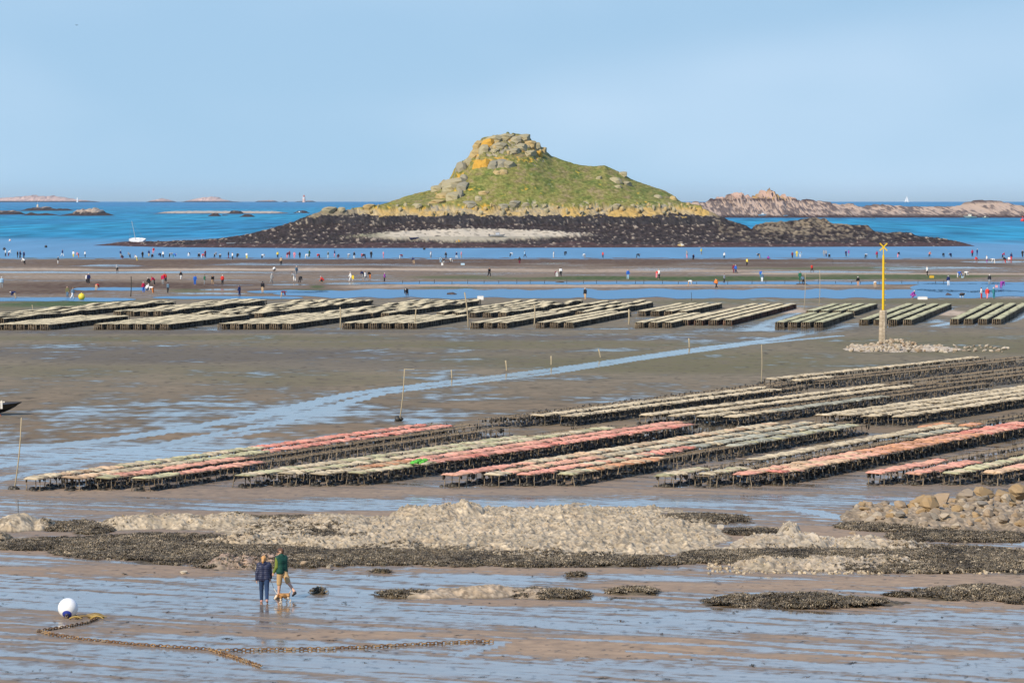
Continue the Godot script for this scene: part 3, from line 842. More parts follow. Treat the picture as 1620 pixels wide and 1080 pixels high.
	rack_row(1326, 655, 600, A, [[655, 600, "beige"]], "second beige row of the second field's right block", g)
	rack_row(1364, 656, 602, A, [[656, 602, "beige"]], "third beige row of the second field's right block", g)
	rack_row(1411, 656, 606, A, [[656, 606, "beige"]], "front beige row of the second field's right block, over dark legs", g)
	rack_row(1540, 664, 640, A, [], "bare weedy trestle row cut by the right edge of the photo", g, 1)
	rack_row(1584, 664, 645, A, [], "short bare trestle row in the right edge corner of the second field", g, 1)
	g = "oyster rack rows of the third field"
	A = 32.0
	rack_row(1208, 598, 563, A, [[598, 564, "beige"]], "only bagged row of the third field, just below the rubble mound", g)
	rack_row(1250, 600, 564, A, [[600, 594, "beige"]], "middle bare row of the third field beside its bagged row", g)
	rack_row(1286, 600.5, 566, A, [], "front bare row of the third field with pale open legs", g)
	rack_row(1400, 603, 574, A, [], "back bare row at the right of the third field", g)
	rack_row(1440, 604, 573, A, [], "middle bare row at the right of the third field", g)
	rack_row(1478, 605, 577, A, [], "front bare row at the right of the third field", g)

# rows of the far park: bags, legs and growth of one row each as one part
func far_row(start: Vector3, long: float, turn: float, label: String, slump: float, tint: Color, r: RandomNumberGenerator, red: float):
	var o := thing("oyster_rack", start, label, "oyster rack", "oyster rack rows of the far park", turn)
	var n := noise(r.randi() % 9999, 2)
	var V := PackedVector3Array()
	var C := PackedColorArray()
	var nx := int(long / 0.26) + 1
	for j in 7:
		var t := j / 6.0 * 2.0 - 1.0
		for i in nx:
			var x := i * 0.26
			var wave := n.get_noise_2d(x * 0.13, 3.0) * slump
			var f := n.get_noise_2d(x * 1.1, t * 1.4)
			var seam := 0.6 + 0.4 * absf(sin(x / 0.52 * PI))
			var y := 0.60 + wave + (0.05 + f * 0.05) * seam * (1.0 - pow(absf(t), 6.0)) - ((0.03 + 0.07 * absf(f)) if absf(t) > 0.99 else 0.0)
			V.append(Vector3(x, maxf(y, 0.15), -t * (0.52 + n.get_noise_2d(x * 0.8 + 20, signf(t)) * 0.16)))
			var c := tint * (1.0 + f * 0.5)
			C.append(c.lerp(Color(0.10, 0.10, 0.06), soft(0.1, 0.4, n.get_noise_2d(x * 0.2 + 50, t)) * 0.6) if absf(t) < 0.95 else Color(0.08, 0.07, 0.05))
	tag(obj("oyster_bags", sheet(V, nx, 7, C), vmat(0.9, 0.2), o), "", "", "", "stuff")
	var s := Soup.new()
	var x := 0.1
	while x < long:
		for z in [-0.44, 0.44]:
			var top := 0.56 + n.get_noise_2d(x * 0.13, 3.0) * slump
			var c := Color(0.22, 0.175, 0.12).lerp(Color(0.20, 0.10, 0.07), red) * r.randf_range(0.3, 1.5)
			s.tube(Vector3(x + r.randf_range(-0.1, 0.1), -0.05, z * 1.08), Vector3(x, maxf(top, 0.2), z), 0.04, 0.035, c * 0.6, c, 4)
		x += r.randf_range(0.35, 0.6)
	for z in [-0.44, 0.44]:
		s.tube(Vector3(0, 0.56, z), Vector3(long, 0.56, z), 0.02, 0.02, Color(0.15, 0.12, 0.08), Color(0.15, 0.12, 0.08), 4)
	for k in 5: s.tube(Vector3(0.02, -0.05, -0.4 + k * 0.2), Vector3(0.02, 0.58, -0.4 + k * 0.2), 0.035, 0.035, Color(0.12, 0.09, 0.06), Color(0.36, 0.28, 0.19) * r.randf_range(0.4, 1.2), 4)
	obj("trestle", soup_mesh(s), iron, o)
	var w := Soup.new()
	x = 0.5
	while x < long:
		w.blob(Vector3(x, 0.16, r.randf_range(-0.25, 0.25)), Vector3(0.32, r.randf_range(0.12, 0.30), 0.26), Color(0.04, 0.034, 0.026) * r.randf_range(0.6, 1.4), r, 4, 6, 0.35)
		w.blob(Vector3(x + 0.2, 0.42, r.randf_range(-0.3, 0.3)), Vector3(0.28, 0.14, 0.2), Color(0.04, 0.034, 0.026) * r.randf_range(0.6, 1.4), r, 4, 6, 0.35)
		x += 0.42
	tag(obj("seaweed", soup_mesh(w), weed_mat, o), "", "", "", "stuff")

func build_far_racks():
	var r := RandomNumberGenerator.new()
	r.seed = 77
	var a := deg_to_rad(12.5)
	var beige := Color(0.68, 0.56, 0.34)
	var green := Color(0.50, 0.465, 0.27)
	var k := 0
	for b in [[-14, 62, 512.5, 498.5, 5, 0.10, beige, "first front block"], [147, 252, 512, 496.5, 6, 0.10, beige, "second front block"], [343, 446, 511.5, 494.5, 6, 0.10, beige, "third front block"], [540, 645, 510.5, 497.5, 6, 0.08, beige, "fourth front block"],
			[743, 787, 510, 492, 3, 0.06, beige, "fifth front block"], [847, 892, 509.5, 491.5, 3, 0.06, beige, "sixth front block"], [1004, 1048, 509.5, 494, 3, 0.04, beige, "seventh front block"], [1075, 1144, 505.5, 479.5, 4, 0.04, beige, "red-brown legged block"],
			[1226, 1288, 509, 493.5, 4, 0.02, green, "front block left of the beacon"], [1359, 1429, 505, 479.5, 4, 0.02, green, "front block behind the beacon"], [1503, 1570, 504, 479, 4, 0.02, green, "rightmost front block"],
			[-94, -8, 503, 474, 4, 0.30, beige, "leftmost rear block"], [178, 242, 492, 471, 4, 0.25, beige, "second rear block"], [300, 402, 495, 472, 5, 0.4, beige, "third rear block"], [500, 602, 494.5, 472, 5, 0.4, beige, "fourth rear block"],
			[690, 788, 494, 473.5, 5, 0.35, beige, "fifth rear block"], [850, 940, 492.5, 474.5, 4, 0.25, beige, "sixth rear block"], [1008, 1072, 491.5, 479, 4, 0.06, beige, "seventh rear block"], [1275, 1339, 491, 479.5, 4, 0.03, green, "rear block left of the beacon"]]:
		for i in b[4]:
			var u: float = lerpf(b[0], b[1], float(i) / (b[4] - 1))
			var p := at(u, b[2], 0.64)
			var far := at(u, b[3], 0.64)
			var long: float = (p.z - far.z) / cos(a)
			if b[5] > 0.2: long -= r.randf() * 8.0
			var side := Vector3(cos(a), 0, sin(a)) * 0.5
			far_row(Vector3(p.x, 0, p.z) + side, long, PI / 2 - a, "%s row from left, %s of the far oyster park" % [ORD[i], b[7]], b[5], b[6], r, 1.0 if k == 7 else 0.0)
		k += 1

# ---------- rocks and weed in front ----------
var stones: Array = []
var stone_mats: Array = []

func stone_mesh(r: RandomNumberGenerator, cuts: int) -> ArrayMesh:
	var s := Soup.new()
	s.blob(Vector3.ZERO, Vector3.ONE, Color.WHITE, r, 7, 9, 0.08)
	for k in cuts:
		var n := Vector3(r.randf_range(-1, 1), r.randf_range(-0.6, 1), r.randf_range(-1, 1)).normalized()
		var far := r.randf_range(0.38, 0.75)
		for q in s.V.size():
			var over := s.V[q].dot(n) - far
			if over > 0.0: s.V[q] -= n * over
	for q in s.C.size(): s.C[q] = Color.WHITE * r.randf_range(0.88, 1.1)
	return soup_mesh(s, false)

func rock_parts():
	for k in 8: stones.append(stone_mesh(rng, 13))
	for c in [Color(0.40, 0.325, 0.23), Color(0.46, 0.39, 0.29), Color(0.33, 0.245, 0.16), Color(0.27, 0.215, 0.155), Color(0.34, 0.235, 0.125), Color(0.235, 0.205, 0.165)]:
		var m := vmat(0.9, 0.25)
		m.albedo_color = c.linear_to_srgb()
		stone_mats.append(m)

func stone(called: String, parent: Node, p: Vector3, size: Vector3, m: Material) -> MeshInstance3D:
	var b := Basis(Vector3.UP, rng.randf() * TAU) * Basis(Vector3.RIGHT, rng.randf_range(-0.3, 0.3))
	return obj(called, stones[rng.randi() % 8], m, parent, Transform3D(b * Basis.from_scale(size), p))

# ground that rises in soft lumps: [u, v, half width, half height, metres high]
func rise(lumps: Array, x: float, d: float, wob: float) -> float:
	var best := -0.3
	for l in lumps:
		var dx: float = (x - l[0]) / l[2]
		var dd: float = (d - l[1]) / l[3]
		var q := sqrt(dx * dx + dd * dd) + wob
		best = maxf(best, l[4] * (1.0 - q * q) if q < 1.0 else -0.3 * (q - 1.0))
	return best

func lumps_in_metres(list: Array) -> Array:
	var out := []
	for l in list:
		var p := at(l[0], l[1])
		var d := -p.z
		out.append([p.x, d, l[2] * d / LENS, l[3] * d * d / (EYE * LENS), l[4]])
	return out

func outcrop(called: String, label: String, list: Array, seed_: int, rough_: float, weedy: float, tint: Color, flute := 0.0, parent: Node = null) -> Dictionary:
	var lumps := lumps_in_metres(list)
	var x0 := 1e9
	var x1 := -1e9
	var d0 := 1e9
	var d1 := -1e9
	for l in lumps:
		x0 = minf(x0, l[0] - l[2] * 1.15); x1 = maxf(x1, l[0] + l[2] * 1.15)
		d0 = minf(d0, l[1] - l[3] * 1.15); d1 = maxf(d1, l[1] + l[3] * 1.15)
	var nx := clampi(int((x1 - x0) / 0.055), 20, 420)
	var nz := clampi(int((d1 - d0) / 0.085), 16, 300)
	var n := noise(seed_, 4)
	var c1 := noise(seed_ + 1, 2, FastNoiseLite.TYPE_CELLULAR)
	c1.cellular_return_type = FastNoiseLite.RETURN_DISTANCE2_SUB
	var V := PackedVector3Array()
	var C := PackedColorArray()
	var work := func(j: int) -> Array:
		var VV := PackedVector3Array()
		var CC := PackedColorArray()
		var d := lerpf(d0, d1, float(j) / (nz - 1))
		for i in nx:
			var x := lerpf(x0, x1, float(i) / (nx - 1))
			var a := n.get_noise_2d(x * 0.35, d * 0.28)
			var f := n.get_noise_2d(x * 2.2, d * 1.7)
			var cr := c1.get_noise_2d(x * 1.0, d * 0.7) + 1.0
			var cs := c1.get_noise_2d(x * 3.2 + 30.0, d * 2.2) + 1.0
			var base := rise(lumps, x, d, a * 0.55 + f * 0.12)
			var on := soft(-0.02, 0.12, base)
			var fl := absf(n.get_noise_2d(x * 3.0, d * 0.3)) * flute
			var grit := n.get_noise_2d(x * 7.0 + 11.0, d * 5.0)
			var ledge := 0.5 - absf(n.get_noise_2d(x * 0.9 + 5.0, d * 0.7)) * 2.0
			var h := base + (cr * 0.16 + cs * 0.05 + f * 0.17 + grit * 0.09 + ledge * 0.20 - 0.10 + fl) * rough_ * on
			VV.append(Vector3(x, h - 0.015, -d))
			var c := tint * (0.95 + f * 0.6 + a * 0.35 + grit * 0.7)
			c = c.lerp(Color(0.45, 0.33, 0.20), soft(0.10, 0.35, n.get_noise_2d(x * 0.5 + 30, d * 0.5)) * 0.4)
			c = c.lerp(Color(0.16, 0.13, 0.095), (1.0 - soft(0.03, 0.20, cs)) * 0.55)
			c = c.lerp(Color(0.10, 0.082, 0.06), (1.0 - soft(0.0, 0.07, absf(n.get_noise_2d(x * 1.1 + 60.0, d * 0.8)))) * 0.7)
			c = c.lerp(Color(0.30, 0.25, 0.175), soft(0.05, 0.35, n.get_noise_2d(x * 0.7 + 90.0, d * 0.6)) * 0.5)
			c = c.lerp(Color(0.50, 0.42, 0.31), soft(0.25, 0.42, n.get_noise_2d(x * 4.0, d * 3.0)) * 0.6)
			var wd := soft(0.0, 0.22, weedy - 0.5 + n.get_noise_2d(x * 0.8 + 9, d * 0.6) * 0.9 + f * 0.3 - h * 0.35)
			c = c.lerp(Color(0.050, 0.044, 0.028) * (1.0 + f), wd)
			c = c.lerp(Color(0.10, 0.08, 0.055), 1.0 - soft(-0.01, 0.05, h + f * 0.05))
			CC.append(Color(maxf(c.r, 0.01), maxf(c.g, 0.01), maxf(c.b, 0.01)))
		return [VV, CC]
	for r in spread(nz, work):
		V.append_array(r[0]); C.append_array(r[1])
	var o := obj(called, sheet(V, nx, nz, C), vmat(0.93, 0.25), parent)
	if not parent: tag(o, label, "rock outcrop")
	return {"o": o, "lumps": lumps, "V": V, "nx": nx, "nz": nz, "x0": x0, "x1": x1, "d0": d0, "d1": d1}

func height_on(k: Dictionary, x: float, d: float) -> float:
	var i := int(clampf((x - k.x0) / (k.x1 - k.x0), 0, 0.999) * k.nx)
	var j := int(clampf((d - k.d0) / (k.d1 - k.d0), 0, 0.999) * k.nz)
	return k.V[j * k.nx + i].y

func scatter(called: String, label: String, mesh: Mesh, m: Material, places: Array, tints: Array):
	var mm := MultiMesh.new()
	mm.transform_format = MultiMesh.TRANSFORM_3D
	mm.use_colors = true
	mm.mesh = mesh
	mm.instance_count = places.size()
	for k in places.size():
		mm.set_instance_transform(k, places[k])
		mm.set_instance_color(k, tints[k])
	var o := MultiMeshInstance3D.new()
	o.name = numbered(called)
	o.multimesh = mm
	o.material_override = m
	add_child(o, true)
	tag(o, label, "", "", "stuff")

func frond_mesh(r: RandomNumberGenerator) -> ArrayMesh:
	var V := PackedVector3Array()
	var I := PackedInt32Array()
	var C := PackedColorArray()
	for k in 9:
		var w := r.randf() * TAU
		var out := Vector3(cos(w), 0, sin(w))
		var side := Vector3(-out.z, 0, out.x) * r.randf_range(0.018, 0.035)
		var p := out * r.randf_range(0.0, 0.06)
		var long := r.randf_range(0.12, 0.26)
		var up := r.randf_range(0.02, 0.10)
		var o := V.size()
		var c := Color.WHITE * r.randf_range(0.6, 1.4)
		for j in 4:
			var t := j / 3.0
			var q := p + out * long * t + Vector3(0, up * sin(t * 2.6) + 0.01 - 0.03 * t, 0)
			V.append(q - side * (1.0 - t * 0.5)); V.append(q + side * (1.0 - t * 0.5))
			C.append(c); C.append(c * 1.15)
			if j < 3: I.append_array([o + j * 2, o + j * 2 + 2, o + j * 2 + 1, o + j * 2 + 1, o + j * 2 + 2, o + j * 2 + 3])
	return arrays(V, I, C)

func build_foreground():
	rock_parts()
	var pale := Color(0.47, 0.378, 0.255)
	var grounds := []
	grounds.append(outcrop("rock_outcrop", "largest pale rubbly rock hump in the middle of the shore", [[830, 845, 300, 46, 0.26], [760, 838, 220, 30, 0.24], [990, 842, 170, 42, 0.26], [640, 848, 150, 30, 0.16], [700, 818, 80, 12, 0.48], [735, 817, 40, 9, 0.68], [900, 820, 150, 14, 0.40], [1060, 852, 90, 26, 0.18]], 601, 0.68, 0.16, pale, 0.35))
	grounds.append(outcrop("rock_outcrop", "pale broken rock ledge left of the big hump", [[215, 832, 70, 9, 0.42], [290, 830, 60, 9, 0.45], [360, 828, 70, 10, 0.42], [440, 834, 90, 13, 0.3], [520, 830, 70, 12, 0.35]], 602, 0.65, 0.2, pale))
	grounds.append(outcrop("rock_outcrop", "small pale rock knob at the left edge above the seaweed", [[25, 834, 40, 9, 0.55], [70, 833, 22, 6, 0.35]], 603, 0.7, 0.1, pale))
	grounds.append(outcrop("rock_outcrop", "low tan rock sliver left of the seaweed at the photo edge", [[-4, 856, 22, 8, 0.4]], 604, 0.5, 0.1, Color(0.36, 0.27, 0.16)))
	grounds.append(outcrop("rock_outcrop", "long low rock shelf in the seaweed below the big hump", [[420, 856, 110, 12, 0.3], [520, 862, 120, 10, 0.25], [390, 860, 40, 8, 0.4]], 605, 0.8, 0.25, pale))
	grounds.append(outcrop("rock_outcrop", "pinkish barnacled rock patch behind the walking couple", [[378, 891, 62, 10, 0.28], [430, 888, 40, 8, 0.25]], 606, 0.9, 0.1, Color(0.36, 0.25, 0.18)))
	grounds.append(outcrop("rock_outcrop", "whitish rubble bank with a rounded block, right of the big hump", [[1270, 862, 100, 11, 0.42], [1252, 855, 26, 7, 0.8], [1360, 862, 70, 9, 0.35], [1420, 866, 60, 7, 0.25]], 607, 0.9, 0.12, Color(0.45, 0.375, 0.275)))
	grounds.append(outcrop("rock_outcrop", "lower whitish rubble strip at right, nearest the wet sand", [[1230, 894, 70, 9, 0.3], [1320, 895, 80, 9, 0.28], [1400, 890, 50, 8, 0.25]], 608, 0.9, 0.25, Color(0.43, 0.35, 0.25)))
	grounds.append(outcrop("rock_reef", "low flat reef with a weed end lying alone on the sand", [[760, 940, 100, 6, 0.32], [690, 942, 70, 4.5, 0.2], [850, 941, 60, 6, 0.24]], 609, 0.5, 0.3, Color(0.39, 0.30, 0.205)))
	# loose stones on and beside the outcrops
	var count := 0
	for spot in [[288, 905, 0.22, 1], [480, 893, 0.27, 2], [520, 896, 0.16, 1], [818, 881, 0.42, 1], [975, 878, 0.30, 0], [1001, 876, 0.25, 0], [1107, 838, 0.35, 0], [1140, 834, 0.3, 1], [1198, 838, 0.25, 0], [1205, 847, 0.22, 1], [1350, 842, 0.22, 2], [1382, 874, 0.2, 0], [1395, 886, 0.5, 2], [1545, 873, 0.35, 1], [1492, 880, 0.2, 1], [1452, 890, 0.28, 0], [1560, 887, 0.22, 0], [1298, 887, 0.28, 1], [1303, 884, 0.26, 0], [436, 862, 0.22, 1]]:
		var p := at(spot[0], spot[1], 0.05)
		var o := stone("boulder", null, p, Vector3(spot[2], spot[2] * 0.55, spot[2] * 0.8), stone_mats[spot[3]])
		var where: String = ["pale stone in the weed just left of the pinkish rock patch", "oval tan stone on the sand edge right of the couple", "grey-white wedge stone right of the oval tan one", "whitish slab at the foot of the big hump", "pale block under the right foot of the big hump", "pale block beside another at the big hump's right foot", "upright pale block off the hump's right shoulder", "whitish stone right of the upright block", "pale block on the sand left of the rubble bank", "small whitish stone below the pale block", "tan stone on the far side of the whitish bank", "small pale stone amid the right seaweed", "long flat tan slab in the right seaweed", "white flat slab near the right rill", "small white stone below the right rill", "pale stone at the right end of the lower rubble strip", "pale stone alone in the rightmost weed", "one whitish stone of the pair between the rubble banks", "second stone of the pair between the rubble banks", "white stone sunk in weed above the couple"][count]
		tag(o, where, "boulder")
		count += 1
	# heap of boulders at right
	var heap := thing("boulder_heap", Vector3.ZERO, "heap of angular tan boulders at the right edge of the shore", "boulder heap")
	var hk := outcrop("rubble_bed", "", [[1500, 822, 150, 20, 0.5], [1580, 818, 120, 22, 0.55], [1400, 812, 60, 12, 0.3], [1660, 820, 120, 22, 0.5]], 610, 0.8, 0.1, Color(0.29, 0.225, 0.155), 0.0, heap)
	for k in 170:
		var u := rng.randf_range(1352, 1690)
		var v := rng.randf_range(803, 842)
		var p := at(u, v)
		var h := height_on(hk, p.x, -p.z)
		if h < 0.02: continue
		var big := rng.randf_range(0.12, 0.34) * (1.35 if v < 815 and u > 1440 else 1.0)
		stone("boulder", heap, Vector3(p.x, h + big * 0.25, p.z), Vector3(big * rng.randf_range(0.9, 1.5), big * rng.randf_range(0.6, 1.0), big), stone_mats[[2, 3, 4, 0, 2, 4, 5][rng.randi() % 7]])
	for spot in [[1455, 815, 0.75], [1490, 808, 0.8], [1525, 806, 0.85], [1555, 797, 0.6], [1590, 808, 0.8], [1610, 802, 0.7], [1475, 822, 0.7]]:
		var p := at(spot[0], spot[1])
		stone("boulder", heap, Vector3(p.x, 0.55, p.z), Vector3(spot[2], spot[2] * 0.75, spot[2] * 0.8), stone_mats[[4, 2, 3, 4][rng.randi() % 4]])
	# seaweed carpets
	var mats_ := lumps_in_metres([[120, 862, 190, 9, 1], [300, 872, 200, 14, 1], [420, 884, 170, 14, 1], [250, 852, 120, 6, 1], [480, 850, 90, 5, 1], [110, 832, 40, 8, 1], [150, 838, 30, 7, 1], [430, 822, 60, 6, 1], [470, 838, 80, 6, 1], [620, 880, 130, 13, 1], [760, 884, 160, 12, 1], [880, 888, 120, 9, 1], [1000, 888, 100, 7, 1], [1110, 822, 70, 7, 1], [1200, 842, 50, 6, 1],
		[1150, 882, 70, 10, 1], [1230, 880, 120, 10, 1], [1340, 878, 130, 8, 1], [1480, 880, 150, 16, 1], [1590, 890, 80, 14, 1], [1450, 900, 120, 7, 1], [1420, 834, 90, 7, 1], [1520, 850, 110, 8, 1],
		[1260, 953, 132, 9.5, 1.2], [1540, 940, 95, 10, 1.1], [1620, 946, 50, 10, 1], [870, 941, 60, 6, 1], [1000, 937, 40, 4, 0.8], [640, 941, 40, 3.5, 0.7], [503, 937, 13, 2.5, 1.0], [600, 905, 22, 1.6, 0.5], [910, 910, 16, 1.8, 0.6], [1430, 942, 30, 3, 0.5]])
	for l in mats_.size():
		if l < 23: mats_[l][4] = 0.08
		else: mats_[l][4] *= 0.15
	var bed := noise(777, 4)
	var V := PackedVector3Array()
	var C := PackedColorArray()
	var nx := 620
	var nz := 300
	for j in nz:
		var d := lerpf(108.0, 140.0, float(j) / (nz - 1))
		for i in nx:
			var x := lerpf(-24.0, 24.0, float(i) / (nx - 1))
			var f := bed.get_noise_2d(x * 1.5, d * 1.1)
			var h := rise(mats_, x, d, f * 0.5 + bed.get_noise_2d(x * 0.45, d * 0.3) * 1.0)
			h += (f * 0.16 + bed.get_noise_2d(x * 5.0, d * 4.0) * 0.07) * soft(-0.02, 0.06, h)
			V.append(Vector3(x, maxf(h, -0.3), -d))
			var c := Color(0.105, 0.082, 0.053) * (1.0 + f * 1.1 + bed.get_noise_2d(x * 6.0, d * 6.0))
			C.append(Color(maxf(c.r, 0.012), maxf(c.g, 0.011), maxf(c.b, 0.008)))
	var wm := vmat(0.75, 0.3)
	tag(obj("seaweed", sheet(V, nx, nz, C), wm), "dark bladder wrack carpets on the shore rocks and sand", "", "", "stuff")
	var places := []
	var tints := []
	for l in mats_:
		var much := int(PI * l[2] * l[3] * 110.0)
		for k in much:
			var w := rng.randf() * TAU
			var q := sqrt(rng.randf()) * 1.12
			var x: float = l[0] + cos(w) * q * l[2]
			var d: float = l[1] + sin(w) * q * l[3]
			var f := bed.get_noise_2d(x * 1.5, d * 1.1)
			var h := rise(mats_, x, d, f * 0.5 + bed.get_noise_2d(x * 0.45, d * 0.3) * 1.0)
			if h < -0.10 or (h < 0.0 and rng.randf() > 0.45): continue
			h = maxf(h, 0.0)
			for gk in grounds:
				if x > gk.x0 and x < gk.x1 and d > gk.d0 and d < gk.d1: h = maxf(h, height_on(gk, x, d) - 0.05) if rng.randf() < 0.3 else h
			places.append(Transform3D(Basis(Vector3.UP, rng.randf() * TAU) * Basis(Vector3.RIGHT, rng.randf_range(-0.4, 0.4)) * Basis.from_scale(Vector3.ONE * rng.randf_range(0.4, 1.0)), Vector3(x, h + 0.015 + maxf(f, 0.0) * 0.06, -d)))
			var br := clampf(1.12 + bed.get_noise_2d(x * 0.5 + 20.0, d * 0.4) * 1.3, 0.45, 1.6)
			tints.append(br * [Color(0.135, 0.102, 0.060), Color(0.185, 0.142, 0.085), Color(0.080, 0.062, 0.040), Color(0.29, 0.23, 0.15), Color(0.11, 0.09, 0.056)][rng.randi() % 5])
	var fm := vmat(0.6, 0.3)
	scatter("seaweed_fronds", "fronds of dark wrack lying over the shore rocks", frond_mesh(rng), fm, places, tints)
	# shingle: small stones on the rock humps
	places = []
	tints = []
	for gi in [0, 0, 0, 6, 7, 1, 4]:
		var gk: Dictionary = grounds[gi]
		for k in 900:
			var x := rng.randf_range(gk.x0, gk.x1)
			var d := rng.randf_range(gk.d0, gk.d1)
			var h := height_on(gk, x, d)
			if h < 0.03: continue
			var s := rng.randf_range(0.02, 0.06)
			places.append(Transform3D(Basis(Vector3.UP, rng.randf() * TAU) * Basis.from_scale(Vector3(s * 1.4, s, s)), Vector3(x, h + s * 0.3, -d)))
			tints.append((pale * rng.randf_range(0.65, 1.15)))
	for k in 1600:      # strewn at the right, among the weed
		var p := at(rng.randf_range(1120, 1640), rng.randf_range(868, 908))
		var s := rng.randf_range(0.03, 0.10)
		places.append(Transform3D(Basis(Vector3.UP, rng.randf() * TAU) * Basis.from_scale(Vector3(s * 1.4, s, s)), Vector3(p.x, maxf(0.0, rise(mats_, p.x, -p.z, bed.get_noise_2d(p.x * 1.5, -p.z * 1.1) * 0.5 + bed.get_noise_2d(p.x * 0.45, -p.z * 0.3))) + s * 0.25, p.z)))
		tints.append(pale * rng.randf_range(0.5, 1.3))
	scatter("rubble", "small barnacled stones strewn over the rock humps", stones[0], vmat(0.9, 0.25), places, tints)
	# scraps of weed on the wet sand
	places = []
	tints = []
	var clump := noise(888, 2)
	while places.size() < 560:
		var p := at(rng.randf_range(-60, 1680), rng.randf_range(895, 1100))
		if clump.get_noise_2d(p.x * 0.3, p.z * 0.2) < -0.02 and rng.randf() < 0.8: continue
		var s := rng.randf_range(0.1, 0.42) * (1.9 if rng.randf() < 0.08 else 1.0)
		places.append(Transform3D(Basis(Vector3.UP, rng.randf() * TAU) * Basis.from_scale(Vector3(s * 2.0, s * 0.5, s * 0.8)), Vector3(p.x, 0.012, p.z)))
		tints.append([Color(0.05, 0.042, 0.028), Color(0.10, 0.06, 0.035), Color(0.07, 0.058, 0.036)][rng.randi() % 3])
	scatter("seaweed_scraps", "scraps of dark weed strewn over the wet sand", frond_mesh(rng), fm, places, tints)

# ---------- beacon, stakes, buoy, chain ----------
func lathe(profile: Array, sides: int, c := Color.WHITE) -> ArrayMesh:
	var V := PackedVector3Array()
	var I := PackedInt32Array()
	var C := PackedColorArray()
	for p in profile:
		for k in sides:
			var w := TAU * k / sides
			V.append(Vector3(cos(w) * p[0], p[1], sin(w) * p[0]))
			C.append(c)
	for j in profile.size() - 1:
		for k in sides:
			var a := j * sides + k
			var b := j * sides + (k + 1) % sides
			I.append_array([a, a + sides, b, b, a + sides, b + sides])
	return arrays(V, I, C)

